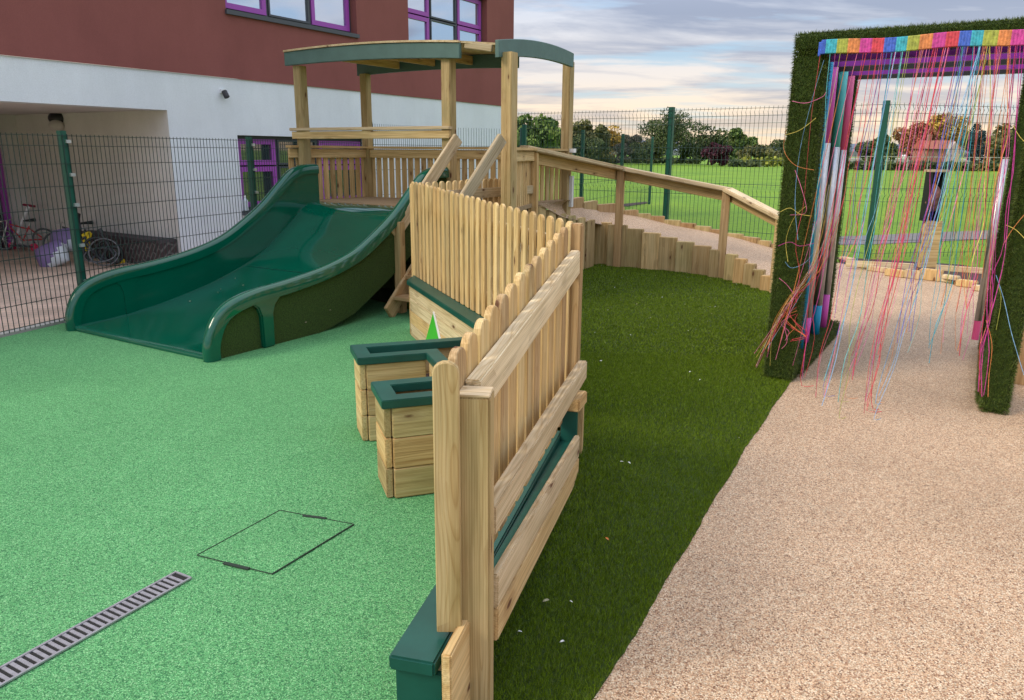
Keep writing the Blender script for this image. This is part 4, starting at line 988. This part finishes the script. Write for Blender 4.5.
# poles: bottom pixel, level; each is a thick tube in two or three lengths
def pole(u, v_, zb_, zt_, parts, r=.027):
    b = G(u, v_, zb_); t = None
    for (z0, z1, mt, rr) in parts:
        m = MB().tube([V(b.x, b.y, z0), V(b.x, b.y, z1)], rr, 14)
        o = fixnormals(m.build('pole', mt, ta)); o.data.polygons.foreach_set('use_smooth', [len(p.vertices) == 4 for p in o.data.polygons])
def zat(u, v_, b): return PLN(u, v_, (b.x, b.y), (b.x+1, b.y)).z
for (u, v_, cb_, ct_, s1, s2) in ((800, 349, None, None, 0, 0), (804, 342, 'magenta', 'magenta', 317, 143), (814.5, 334, 'blue', 'teal', 305, 147), (822, 327, 'magenta', 'pink', 294, 150)):
    b = G(u, v_, .12)
    if cb_ is None: pole(u, v_, .12, 2.2, [(.12, 2.24, PM['blue'], .022)])
    else:
        za_ = zat(u, s1, b); zc_ = zat(u+14, s2, b)
        pole(u, v_, .12, 2.2, [(.12, za_, PM[cb_], .036), (za_, zc_, M['steel'], .036), (zc_, 2.24, PM[ct_], .034)])
for (s, w_, z0, z1) in ((1.70, .05, .42, 1.52), (1.62, 1.245, .30, 1.58)):
    q = A(s, w_, 0); o = fixnormals(MB().tube([V(q.x, q.y, z0), V(q.x, q.y, z1)], .027, 14).build('pole', M['steel'], ta)); o.data.polygons.foreach_set('use_smooth', [len(p.vertices) == 4 for p in o.data.polygons])
q = A(1.62, 1.245, 0); MB().tube([V(q.x, q.y, .14), V(q.x, q.y, .299)], .027, 14).build('pole', PM['pink'], ta)
# string curtain
AQ = AO+e
sc_ = thing('string_curtain', A(-.04, .8, 2.2), 'rainbow band of hanging coloured strings blowing across the front of the turf arch', 'curtain')
cols_ = ['blue', 'teal', 'olive', 'orange', 'magenta', 'red']
bnd = [819, 826, 837, 848, 860, 872, 884, 896, 907, 919, 932, 945, 958, 970, 982, 997, 1010, 1024, 1040, 1055, 1070, 1085]
bw_ = []
off_ = AO-d*.035
for u in bnd: bw_.append((PLN(u, 45, off_, off_+e)-off_).dot(e))
ZB0, ZB1 = 2.225, 2.312
for i in range(len(bnd)-1):
    w0, w1 = bw_[i], bw_[i+1]; n = 8
    v = []; f = []
    for j in range(n+1):
        w_ = w0+(w1-w0)*j/n; sag = .006*math.sin(w_*9)+(-.012 if w_ < .12 else 0); rp = .0025*(j % 2)
        for (z, o_) in ((ZB0, 0), (ZB0+.004, -.006), (ZB1-.004, -.006), (ZB1, 0), (ZB1, .01), (ZB0, .01)): v.append(off_+e*w_+d*(o_-rp)+V(0, 0, z+sag))
    for j in range(n):
        for k in range(6): f.append((6*j+k, 6*j+(k+1) % 6, 6*j+6+(k+1) % 6, 6*j+6+k))
    mesh_obj('band', v, f, SM[cols_[i % 6]], sc_)
def string(pts, r, col, par=sc_, nm='string'):
    P_ = catmull([tuple(p) for p in pts], 18); return MB().tube([V(*p) for p in P_], r, 3, caps=False).build(nm, SM[col], par)
alt = {'blue': ['blue', 'violet', 'aqua'], 'teal': ['teal', 'aqua', 'paleblue'], 'olive': ['olive', 'orange', 'yellow'], 'orange': ['orange', 'orange', 'pink'], 'magenta': ['magenta', 'pink', 'red'], 'red': ['red', 'pink', 'red']}
rs_ = random.Random(11)
# locks of string: start pixel u on the band, end pixel (u, v), how far the lock blows
locks = [(826, 800, 300), (840, 792, 372), (852, 778, 350), (880, 815, 405), (892, 820, 398), (905, 837, 408), (918, 846, 395), (940, 868, 408), (985, 876, 412), (960, 905, 346), (966, 902, 340), (975, 928, 356), (981, 936, 362), (990, 958, 352), (1000, 961, 355), (1012, 978, 345), (1020, 982, 392), (930, 850, 372), (950, 882, 345), (868, 803, 380), (1005, 942, 300)]
nst = 0
for li, (u0_, ue, ve) in enumerate(locks):
    conv = rs_.choice((1, 1, 1))
    for j in range(2 if li < 3 else 5):
        if nst >= 90: break
        su = u0_+rs_.uniform(-6, 6); k = max(i for i in range(len(bnd)) if bnd[i] <= max(su, 819.5)); c = alt[cols_[k % 6]][rs_.randrange(3)]
        if rs_.random() < .22: c = rs_.choice(['pink', 'red', 'magenta', 'orange'])
        w_ = (PLN(su, 50, off_, off_+e)-off_).dot(e); a = off_+e*w_+V(0, 0, ZB0+.01)
        long = rs_.random() < .68
        vv = ve+rs_.uniform(-22, 10) if long else rs_.uniform(230, 320); 
        uu = su+(ue+(su-u0_)*.4-su)*((vv-50)/(ve-50))+rs_.uniform(-4, 4)
        sb2 = -rs_.uniform(.0, .22)                          # how far it hangs towards the viewer at its foot
        pp = off_+d*sb2; b = PLN(uu, vv, pp, pp+e)
        if b.z < .02: b = G(uu, vv, .02)
        md = a.lerp(b, .45); bow = e*rs_.uniform(-.03, .05)+d*rs_.uniform(-.06, .06); md = md+bow
        m3 = a.lerp(b, .75)+bow*.6+e*rs_.uniform(-.02, .02)
        wv = lambda k_: e*rs_.uniform(-.022, .022)*k_+d*rs_.uniform(-.03, .03)*k_
        pts = [a, a.lerp(md, .5)+wv(.3), md+wv(.6), md.lerp(m3, .5)+wv(.8), m3+wv(1), m3.lerp(b, .5)+wv(1.2), b]
        if b.z < .05 and rs_.random() < .5: pts.append(b+e*rs_.uniform(.03, .1)-d*rs_.uniform(0, .08))
        string(pts, rs_.choice((.0013, .0018, .0024)), c); nst += 1
# loose strands caught on the pile of the pillars
def PLo(u, v_, o_=.035):
    pp = AO-d*o_; return PLN(u, v_, pp, pp+e)
tang = [[(824, 60), (812, 100), (800, 150), (795, 200), (798, 240)], [(792, 101), (806, 103), (822, 97), (826, 92)], [(785, 135), (800, 130), (816, 118)], [(786, 130), (784, 150), (795, 165), (814, 170)], [(795, 170), (802, 190), (806, 212), (790, 215)], [(780, 212), (790, 208), (800, 214), (812, 216)], [(778, 246), (790, 242), (800, 246), (815, 243)], [(806, 206), (794, 218), (786, 240), (788, 262)], [(815, 250), (806, 262), (792, 268), (785, 262)], [(779, 278), (788, 286), (796, 300), (790, 312)]]
tcol = ['paleblue', 'pink', 'yellow', 'orange', 'pink', 'yellow', 'magenta', 'yellow', 'paleblue', 'pink']
for t, c in zip(tang, tcol):
    if nst < 100: string([PLo(*p) for p in t], .0016, c); nst += 1
lk = thing('loose_strings', PLo(780, 320), 'tangled red, orange and aqua strings blown across the left pillar of the arch', 'string')
rs_ = random.Random(5)
for i in range(15):
    u0_ = rs_.uniform(815, 845); v0_ = rs_.uniform(170, 230); c = rs_.choice(['red', 'orange', 'magenta', 'aqua', 'teal', 'yellow', 'pink', 'red', 'white', 'purple'])
    k = rs_.uniform(-5, 5)
    pts = [PLo(u0_, v0_, .05), PLo((u0_+806)/2+k, 262+rs_.uniform(-6, 6), .06), PLo(792+k, 302+rs_.uniform(-6, 6), .06), PLo(776+k*.7, 328+rs_.uniform(-5, 5), .07), PLo(762+rs_.uniform(-9, 8), 355+rs_.uniform(-8, 14), .09)]
    if pts[-1].z < .03: pts[-1].z = .03
    string(pts, .0013, c, lk, 'string')
for i in range(7):
    u0_ = rs_.uniform(783, 800); v0_ = rs_.uniform(300, 320); string([PLo(u0_, v0_), PLo(u0_-8+rs_.uniform(-6, 6), v0_+8), PLo(u0_+2+rs_.uniform(-9, 9), v0_+20+rs_.uniform(-9, 9)), PLo(u0_-6, v0_+rs_.uniform(10, 40))], .002, rs_.choice(['red', 'orange', 'pink']), lk)
lr = thing('loose_strings', PLo(1015, 240), 'thin loose strands caught on the right pillar of the arch', 'string')
for t, c in (([(996, 275), (1004, 300), (1012, 335), (1024, 375)], 'paleblue'), ([(1003, 245), (1012, 230), (1024, 215), (1034, 205)], 'orange'), ([(1006, 225), (1016, 230), (1026, 240)], 'yellow'), ([(998, 285), (1001, 300), (996, 330)], 'olive'), ([(1013, 125), (1020, 137), (1030, 146)], 'yellow'), ([(986, 320), (992, 345), (989, 375), (988, 397)], 'orange'), ([(983, 316), (981, 345), (980, 380)], 'magenta')):
    string([PLo(*p) for p in t], .002, c, lr)
# timber post right of the arch
q = G(1026, 388); rp = thing('timber_post', q, 'square timber post just behind the right pillar of the arch', 'post'); post('post', M['wood_brown'], rp, q.x+.02, q.y+.1, 0, 1.5, w=.09); beam('board', M['wood_brown'], rp, V(q.x+.05, q.y+.1, .5), V(q.x+.9, q.y-.3, .5), .03, .9)
# ------------------------------------------------------------------ things stored in the recess
def ring(c, ax, r, r2, par, mat, nm='tyre', n=24): return MB().torus(c, ax, r, r2, n, 6).build(nm, mat, par, True)
def bicycle(o, t, sc, frame, label):
    b = thing('bicycle', o, label, 'bicycle'); n_ = V(t.y, -t.x); r = .22*sc
    a = o+t*0+V(0, 0, r); c = o+t*.80*sc+V(0, 0, r)
    def pt(x, z, y=0): return o+t*x*sc+V(0, 0, z*sc)+n_*y*sc
    for w_ in (a, c):
        wh = ring(w_, n_, r, .020*sc, b, plain('grey_tyre', (.07, .07, .075), .6), 'wheel'); m = MB()
        for k in range(9): th = 2*math.pi*k/9; m.tube([w_, w_+(t*math.cos(th)+Z*math.sin(th))*r], .003*sc, 3)
        m.torus(w_, n_, r*.9, .008*sc, 20, 4); m.build('spokes', M['clip'], wh)
    m = MB(); P_ = dict(h=(.12, .55), bb=(.38, .2), s=(.55, .5))
    for x, y in (((.14, .52), (.38, .2)), ((.38, .2), (.54, .5)), ((.14, .55), (.5, .44)), ((.38, .2), (.80, .22)), ((.80, .22), (.52, .46))): m.tube([pt(*x), pt(*y)], .016*sc, 7)
    m.build('frame', frame, b)
    m = MB().tube([pt(0, .22, .04), pt(.10, .5), pt(.13, .62)], .013*sc, 7).tube([pt(.11, .62, -.24), pt(.13, .62), pt(.11, .62, .24)], .012*sc, 7); m.build('handlebar', M['steel'], b)
    MB().tube([pt(.54, .5), pt(.57, .60)], .012*sc, 6).build('seat_post', M['steel'], b)
    sd2 = MB().tube([pt(.44, .61), pt(.56, .62), pt(.68, .63)], .018*sc, 8, r1=.038*sc).build('saddle', M['blackp'], b, True)
    MB().torus(pt(.38, .2, .03), n_, .06*sc, .008*sc, 16, 5).build('chainring', M['steel'], b)
    return b
ys_ = 11.9
q0 = G(5, 250); q1 = G(46, 249.5)
tt = (q1-q0).normalized()
bicycle(q0, tt, (q1-q0).length/.80, plain('red_bike_paint', (.45, .02, .03), .35), 'red child bicycle leaning in the recess beside the purple door')
s0 = G(13, 249.5); sct = thing('scooter', s0, 'small scooter with a silver stem and pink wheels in front of the red bicycle', 'scooter'); s1 = G(35, 251)
hb = Yp(29, 205.5, s0.y+.1); t = (s1-s0).normalized(); n_ = V(t.y, -t.x)
MB().tube([s0+V(0, 0, .07), hb], .022, 8).build('stem', plain('silver_stem', (.9, .9, .92), .3), sct)
MB().tube([hb-t*.12+V(0, 0, .01), hb+t*.12-V(0, 0, .01)], .02, 8).build('handlebar', plain('dark_red_grip', (.25, .02, .05), .5), sct)
MB().box((s1-s0), n_*.1, V(0, 0, .02), s0-n_*.05+V(0, 0, .06)).build('deck', M['darkframe'], sct)
pk = plain('pink_wheel', (.75, .05, .14), .4)
for p in (s0, s1): MB().tube([p-n_*.025+V(0, 0, .06), p+n_*.025+V(0, 0, .06)], .06, 14).build('wheel', pk, sct)
def sack(c, ax, ay, az, label):
    s = thing('sack', c, label, 'bag', None)
    bm = bmesh.new(); bmesh.ops.create_cube(bm, size=2.); bmesh.ops.subdivide_edges(bm, edges=bm.edges[:], cuts=5, use_grid_fill=True)
    for v_ in bm.verts:
        x, y, z = v_.co; k = (1-.55*(abs(x)**3))*(1-.55*(abs(y)**3)); v_.co = Vector((x*(1-.06*y*y), y*(1-.06*x*x), z*k+.05*math.sin(7*x+3*y)))
    me = bpy.data.meshes.new('sack_body'); 
    M3 = Matrix((tuple(ax), tuple(ay), tuple(az))).transposed()
    for v_ in bm.verts: v_.co = M3 @ v_.co
    bm.to_mesh(me); bm.free(); me.materials.append(plain('lilac_plastic', (.22, .16, .36), .4, noise=.15)); me.materials.append(plain('pale_print', (.6, .66, .72), .4))
    for p in me.polygons:
        p.use_smooth = True; l = M3.inverted() @ p.center
        if l.x*.7+l.y*-.7 > .35 and l.x*.7-l.y*.7 < 1.4: p.material_index = 1
    o = bpy.data.objects.new('sack_body', me); COL.objects.link(o); place(o, Matrix.Translation(c), s); return s
c1 = Yp(51, 248, 10.6); r_ = V(.998, .0, 0)
sack(V(c1.x, 10.6, .15), V(.20, 0, .08), V(-.06, .03, .15), V(0, -.09, .02), 'lilac and white plastic sack lying in front, nearer of the two sacks')
c1 = Yp(65, 235, 11.0); sack(V(c1.x, 11.0, .32), V(.2, .0, .03), V(-.02, .05, .16), V(.0, -.09, .0), 'lilac and white plastic sack leaning behind the other, beside the buggy')
bicycle(G(58, 256), V(.96, .25).normalized(), .80, plain('black_bike_paint', (.03, .03, .035), .4), 'small black bicycle behind the green fence post between the sacks and the buggy')
# black and yellow folded buggy and coil of hoses
bg_ = thing('folded_buggy', G(88, 258), 'black and yellow folded pushchair heaped by the low brick wall', 'pushchair')
def YY(u, v_, y=10.75): return Yp(u, v_, y)
MB().tube([YY(75, 213), YY(79, 214), YY(80, 228), YY(79, 250)], .022, 7).tube([YY(77, 214, 10.9), YY(79, 250, 10.9)], .018, 7).build('handle', M['blackp'], bg_)
m = MB()
for (a_, b_) in (((83, 235), (92, 250)), ((92, 250), (110, 262)), ((80, 240), (104, 262)), ((100, 232), (118, 262)), ((104, 244), (90, 262)), ((110, 240), (100, 262))): m.tube([YY(*a_), YY(*b_, 10.6)], .012, 6)
m.build('frame', M['darkframe'], bg_)
m = MB()
for (a_, b_) in (((83, 236), (90, 233)), ((90, 233), (88, 242)), ((82, 246), (88, 250)), ((84, 240), (90, 246)), ((113, 262), (124, 261))): m.tube([YY(*a_), YY(*b_)], .03, 6)
m.build('fabric', plain('yellow_fabric', (.65, .48, .01), .6), bg_)
for (u, v_, r_) in ((97, 250, .17), (108, 251, .15), (114, 255, .11)): ring(YY(u, v_, 10.7), V(.4, -.8, .1), r_, .02, bg_, M['blackp'], 'wheel')
ring(YY(100, 255, 10.5), V(.1, -.4, 1), 0.2, .009, bg_, plain('grey_cable', (.13, .13, .14), .6), 'cable'); ring(YY(104, 252, 10.5), V(.3, -.9, .4), 0.19, .009, bg_, bpy.data.materials['grey_cable'], 'cable')
gc = thing('golf_club', G(113, 262), 'thin black stick with a paddle head leaning on the low brick wall', 'stick')
MB().tube([YY(119, 262, 10.5), YY(106, 238, 10.7), YY(101, 231, 10.75)], .012, 6).build('shaft', M['blackp'], gc); MB().tube([YY(99, 229, 10.75), YY(102, 234, 10.75)], .035, 8).build('head', M['blackp'], gc)
gc.name = 'paddle_stick'
# ------------------------------------------------------------------ background
def leafmat(n, lo, mid, hi):
    m, nt, b = newmat(n); b.inputs['Roughness'].default_value = .7; b.inputs['Specular IOR Level'].default_value = .15
    g_ = nd(nt, 'ShaderNodeNewGeometry'); tc = nd(nt, 'ShaderNodeTexCoord'); no = nd(nt, 'ShaderNodeTexNoise', Scale=.55, Detail=3.); nt.links.new(tc.outputs['Object'], no.inputs['Vector'])
    ad = nd(nt, 'ShaderNodeMath', _operation='ADD'); nt.links.new(no.outputs[0], ad.inputs[0]); mu = nd(nt, 'ShaderNodeMath', _operation='MULTIPLY'); nt.links.new(g_.outputs['Random Per Island'], mu.inputs[0]); mu.inputs[1].default_value = .4; nt.links.new(mu.outputs[0], ad.inputs[1])
    r_ = ramp(nt, ad.outputs[0], [(.45, lo), (.68, mid), (.92, hi)]); nt.links.new(r_.outputs[0], b.inputs['Base Color']); return m
LM = {'dark': leafmat('dark_leaves', (0.039, 0.061, 0.027), (0.081, 0.112, 0.044), (0.146, 0.171, 0.067)), 'green': leafmat('green_leaves', (0.055, 0.100, 0.032), (0.120, 0.189, 0.051), (0.220, 0.287, 0.079)),
      'olive': leafmat('olive_leaves', (0.076, 0.085, 0.037), (0.146, 0.149, 0.061), (0.244, 0.226, 0.091)), 'gold': leafmat('golden_leaves', (0.195, 0.122, 0.024), (0.439, 0.268, 0.049), (0.610, 0.415, 0.085)),
      'purple': leafmat('purple_leaves', (0.037, 0.012, 0.022), (0.073, 0.022, 0.037), (0.122, 0.043, 0.061)), 'russet': leafmat('russet_leaves', (0.183, 0.067, 0.043), (0.329, 0.134, 0.073), (0.439, 0.232, 0.110)),
      'blue': leafmat('blue_green_needles', (0.015, 0.037, 0.049), (0.037, 0.067, 0.085), (0.073, 0.110, 0.134)), 'yellow': leafmat('yellow_leaves', (0.122, 0.159, 0.024), (0.244, 0.268, 0.043), (0.390, 0.390, 0.073)), 'grey': leafmat('grey_leaves', (0.061, 0.061, 0.055), (0.110, 0.104, 0.085), (0.171, 0.152, 0.122))}
TRK = plain('trunk_bark', (.09, .065, .045), .9, noise=.4, scale=5)
def crown_pts(n, rx, ry, rz, nb, shape, rnd):
    """leaf clump centres: blobs on the surface and in the volume of the crown"""
    bl = []
    for i in range(nb):
        v_ = rnd.normal(size=3); v_ /= np.linalg.norm(v_); k = rnd.uniform(.25, .80)
        if shape == 'cone': zz = v_[2]*k; v_ = np.array([v_[0]*(1-zz)*.55, v_[1]*(1-zz)*.55, v_[2]])
        bl.append((v_*k*np.array([rx, ry, rz]), rnd.uniform(.22, .42)*min(rx, rz)))
    out = []
    per = n//nb
    for c_x, r_ in bl:
        v_ = rnd.normal(size=(per, 3)); v_ /= np.linalg.norm(v_, axis=1)[:, None]; k = rnd.uniform(.55, 1.08, size=(per, 1)); out.append(c_x+v_*k*r_*np.array([1.1, 1.1, .9]))
    return np.concatenate(out)
def tree(u, vb, vt, wpx, Y, mat, label, kind='tree', shape='round', n=2600, nb=26, low=.12, name='tree', leaf=None, group='trees beyond the playing field', seed=0):
    wpx *= 1.18; n = int(n*1.9); rnd = np.random.default_rng(seed+int(u*13)); base = Yp(u, vb, Y); D = Y; top = Yp(u, vt, Y)
    gz = -.03; Hh = top.z-gz; rx = wpx/F*D*1.0/2
    t = thing(name, V(base.x, Y, gz), label, kind, group)
    z0 = gz+Hh*low; rz = (Hh-Hh*low)/2; cz = z0+rz
    P_ = crown_pts(n, rx*1.08, rx*.95, rz*.98, nb, shape, rnd)+np.array([base.x, Y, cz])
    P_ = P_[P_[:, 2] > gz+.1]
    s = .82*(leaf or max(.12, rx*.085)); m_ = len(P_)
    a = rnd.normal(size=(m_, 3)); a /= np.linalg.norm(a, axis=1)[:, None]; b = np.cross(a, rnd.normal(size=(m_, 3))); b /= np.linalg.norm(b, axis=1)[:, None]
    sz = (s*rnd.uniform(.5, 1.3, size=m_))[:, None]
    v_ = np.empty((m_, 4, 3)); v_[:, 0] = P_-a*sz; v_[:, 1] = P_-b*sz*.7; v_[:, 2] = P_+a*sz; v_[:, 3] = P_+b*sz*.7
    mesh_obj('crown', v_.reshape(-1, 3), np.arange(4*m_).reshape(-1, 4), LM[mat], t)
    if kind == 'tree':
        m = MB().tube([V(base.x, Y, gz), V(base.x+.02*Hh, Y, gz+Hh*.35), V(base.x, Y, gz+Hh*.7)], .03*Hh, 8, r1=.008*Hh)
        for k in range(6):
            th = k*1.05+u; zz = gz+Hh*(.25+.07*k); m.tube([V(base.x, Y, zz), V(base.x+math.cos(th)*rx*.55, Y+math.sin(th)*rx*.55, zz+Hh*.2)], .011*Hh, 5, r1=.003*Hh)
        m.build('trunk', TRK, t)
    return t
tree(531, 162, 112, 62, 100, 'green', 'broad bushy green tree seen between the two right tower posts', nb=34, n=4200, low=.0)
tree(583, 162, 117, 46, 125, 'olive', 'rounded olive brown tree just right of the right tower post', n=3000)
tree(588, 162, 129, 34, 105, 'dark', 'dark dense bushy tree in front of the olive brown one', n=3000, low=0)
tree(609, 162, 120, 26, 130, 'gold', 'pointed golden autumn tree between the dark bush and the bare grey one', shape='cone', n=2200)
tree(629, 162, 131, 26, 135, 'grey', 'small greyish half bare tree next to the golden one', n=1600, nb=18)
tree(671, 164, 108, 62, 115, 'dark', 'largest tree, dark oak with sky showing through its crown, behind the tall fence post', n=5600, nb=52, low=.03, leaf=.17)
tree(648, 163, 134, 34, 120, 'olive', 'low olive tree at the left foot of the large dark oak', n=2600, low=0)
tree(708, 163, 125, 32, 120, 'dark', 'dark green tree immediately right of the large oak', n=2600, low=0)
tree(735, 163, 127, 40, 125, 'green', 'fresh green spreading tree behind the purple bush', n=3400, low=0)
tree(717, 164, 142, 29, 105, 'purple', 'deep purple rounded bush in front of the fresh green tree', kind='bush', name='bush', n=2600, low=0, group=None)
tree(758, 164, 140, 36, 115, 'olive', 'yellowish olive round bush right of the purple one', kind='bush', name='bush', n=2400, low=0, group=None)
tree(782, 164, 137, 26, 120, 'dark', 'small dark tree at the edge of the left arch pillar', n=1800, low=0)
for i, (u, wpx, c_n) in enumerate(((600, 30, 'olive'), (618, 26, 'grey'), (636, 22, 'dark'), (556, 26, 'yellow'), (597, 14, 'yellow'), (690, 24, 'dark'), (800, 26, 'dark'))):
    tree(u, 163, (144, 141, 142, 138, 145, 140, 145)[i], wpx, 112+i, c_n, ['low olive scrub bush under the golden tree', 'low grey brown scrub left of the oak', 'low dark scrub between grey tree and oak', 'yellowish bush right of the broad green tree', 'small yellow bush in front of the dark dense tree', 'dark undergrowth below the oak', 'dark undergrowth behind the left arch pillar'][i], kind='bush', name='bush', n=1500, low=0, nb=16, group=None)
# through the arch
tree(872, 168, 132, 40, 92, 'dark', 'dark tree seen through the left of the arch', n=3000, low=0)
tree(913, 168, 119, 36, 120, 'russet', 'russet red tree seen through the arch left of the house', n=3200, nb=30, low=.05)
tree(940, 166, 107, 40, 126, 'gold', 'tallest autumn tree seen through the arch behind the red roofed house', n=4200, nb=40, low=.05)
tree(971, 168, 120, 24, 90, 'blue', 'blue green conifer seen through the arch right of the house', shape='round', n=2200, nb=24, low=.0)
tree(1001, 168, 122, 42, 96, 'olive', 'olive tree at the right inside edge of the arch', n=3200, nb=30, low=.0)
tree(1050, 168, 118, 60, 96, 'green', 'green tree right of the arch beyond the frame edge', n=2600, nb=26, low=.0)
def hedge(u0, u1, vb, vt, Y, mat, label, vt1=None):
    rnd = np.random.default_rng(int(u0)); a = Yp(u0, vb, Y); b = Yp(u1, vb, Y); top = Yp(u0, vt, Y); hh = top.z+.03; n = int(90*(b.x-a.x))
    P_ = np.stack([rnd.uniform(a.x, b.x, n), Y+rnd.uniform(-.8, .8, n), rnd.random(n)**.7*hh*(.8+.2*np.sin(rnd.uniform(0, 6, n)))], 1)
    aa = rnd.normal(size=(n, 3)); aa /= np.linalg.norm(aa, axis=1)[:, None]; bb = np.cross(aa, rnd.normal(size=(n, 3))); bb /= np.linalg.norm(bb, axis=1)[:, None]; s = .22*rnd.uniform(.5, 1.3, size=(n, 1))
    v_ = np.empty((n, 4, 3)); v_[:, 0] = P_-aa*s; v_[:, 1] = P_-bb*s; v_[:, 2] = P_+aa*s; v_[:, 3] = P_+bb*s
    t = thing('hedge', V((a.x+b.x)/2, Y, 0), label, 'hedge'); mesh_obj('foliage', v_.reshape(-1, 3), np.arange(4*n).reshape(-1, 4), LM[mat], t); return t
hedge(742, 812, 164, 157, 105, 'yellow', 'low yellow green hedge at the far edge of the field, left of the arch')
hedge(728, 760, 165, 160, 102, 'dark', 'low dark hedge in front of the yellow green hedge at the field edge')
hedge(520, 700, 163.5, 157, 128, 'dark', 'long dark hedge under the far trees left of the arch')
hedge(842, 1080, 168.5, 161, 88, 'dark', 'dark hedge across the field seen through the arch')
# house seen through the arch, cars, fence rail
hy = 112.; hA = Yp(925, 166, hy); hB = Yp(956, 166, hy); zr = Yp(930, 140, hy).z; ze = Yp(930, 149, hy).z
hs = thing('house', V((hA.x+hB.x)/2, hy, 0), 'brick house with a red tiled roof and pale gable seen through the arch', 'house')
wdt = hB.x-hA.x
MB().box(V(wdt, 0, 0), V(0, 4, 0), V(0, 0, ze+.03), V(hA.x, hy, -.03)).build('wall', plain('house_brick', (.34, .17, .13), .9, noise=.2), hs)
MB().prism([V(hA.x-.3, hy-.3, ze), V(hA.x-.3, hy+4.3, ze), V(hA.x-.3, hy+2, zr)], V(wdt+.6, 0, 0)).build('roof', plain('red_tiles', (.34, .11, .075), .85, noise=.2, scale=4), hs)
gx = hA.x+wdt*.62
MB().prism([V(gx, hy-.6, -.03), V(gx+wdt*.36, hy-.6, -.03), V(gx+wdt*.36, hy-.6, ze-.2), V(gx+wdt*.18, hy-.6, zr-.2), V(gx, hy-.6, ze-.2)], V(0, 1, 0)).build('gable', plain('gable_render', (.50, .38, .34), .9), hs)
MB().box(V(.5, 0, 0), V(0, .5, 0), V(0, 0, 1.2), V(hA.x+wdt*.2, hy+1.8, zr-.4)).build('chimney', bpy.data.materials['house_brick'], hs)
def car(u0, u1, Y, col, label):
    a = Yp(u0, 160, Y); b = Yp(u1, 160, Y); L = b.x-a.x; zg = Yp(u0, 159.5, Y).z-.2; c = thing('parked_car', V((a.x+b.x)/2, Y, -.03), label, 'car', 'white vehicles parked beyond the field')
    zg = .95
    prof = [(0, .25), (0, .75), (.18, .85), (.30, 1.35), (.72, 1.40), (.88, .9), (1, .8), (1, .25)]
    hs_ = 1.0
    MB().prism([V(a.x+x*L, Y, zg+z*hs_) for x, z in prof], V(0, 1.7, 0)).build('body', col, c)
    MB().prism([V(a.x+x*L, Y-.02, zg+z*hs_) for x, z in ((.24, .9), (.33, 1.27), (.70, 1.3), (.82, .92))], V(0, .03, 0)).build('windows', M['glass'], c)
    for x in (.2, .8): MB().tube([V(a.x+x*L, Y-.03, zg+.28), V(a.x+x*L, Y+.2, zg+.28)], .3, 12).build('wheel', M['blackp'], c)
wp = plain('white_car_paint', (.75, .76, .78), .3)
car(905, 926, 160, wp, 'white van parked left of the red roofed house'); car(979, 999, 162, wp, 'white car parked right of the conifer beyond the field')
bk = MB().box(V(80, 0, 0), V(0, 30, 0), V(0, 0, .98), V(Yp(842, 160, 150).x, 157, -.03)).build('car_park', M['kerb']); bk['kind'] = 'structure'
wr = thing('boundary_rail', V(Yp(920, 160, 87).x, 85.8, .55), 'thin pale rail fence across the far side of the field', 'fence'); xa, xb = Yp(846, 160, 85.8).x, Yp(1010, 160, 85.8).x; zr_ = Yp(900, 157, 85.8).z
MB().box(V(xb-xa, 0, 0), V(0, .06, 0), V(0, 0, .07), V(xa, 85.8, zr_)).build('rail', M['kerb'], wr)
for i in range(9): MB().box(V(.08, 0, 0), V(0, .08, 0), V(0, 0, zr_), V(xa+(xb-xa)*i/8, 85.8, 0)).build('post', M['kerb'], wr)
# distant hills
def hills(Y, zs_, mat, seed, x0=-1500, x1=3200):
    rnd = random.Random(seed); v = []; f = []; n = 120
    ph = [rnd.uniform(0, 6) for _ in range(4)]
    for i in range(n+1):
        x = x0+(x1-x0)*i/n; z = zs_*(1+.22*math.sin(x/260+ph[0])+.12*math.sin(x/95+ph[1])+.05*math.sin(x/31+ph[2]))
        for (dy, zz) in ((-300, -1), (-150, z*.6), (0, z), (600, z*.9), (900, -1)): v.append(V(x, Y+dy, zz))
    for i in range(n):
        for j in range(4): q = i*5+j; f.append((q, q+5, q+6, q+1))
    o = fixnormals(mesh_obj('hills', v, f, mat, smooth=True)); o['kind'] = 'structure'; return o
hills(2600, 38, plain('hazy_far_woodland', (.11, .14, .19), 1., noise=.25, scale=.01), 3)  # woodland colour shifted to blue, distance haze painted into it
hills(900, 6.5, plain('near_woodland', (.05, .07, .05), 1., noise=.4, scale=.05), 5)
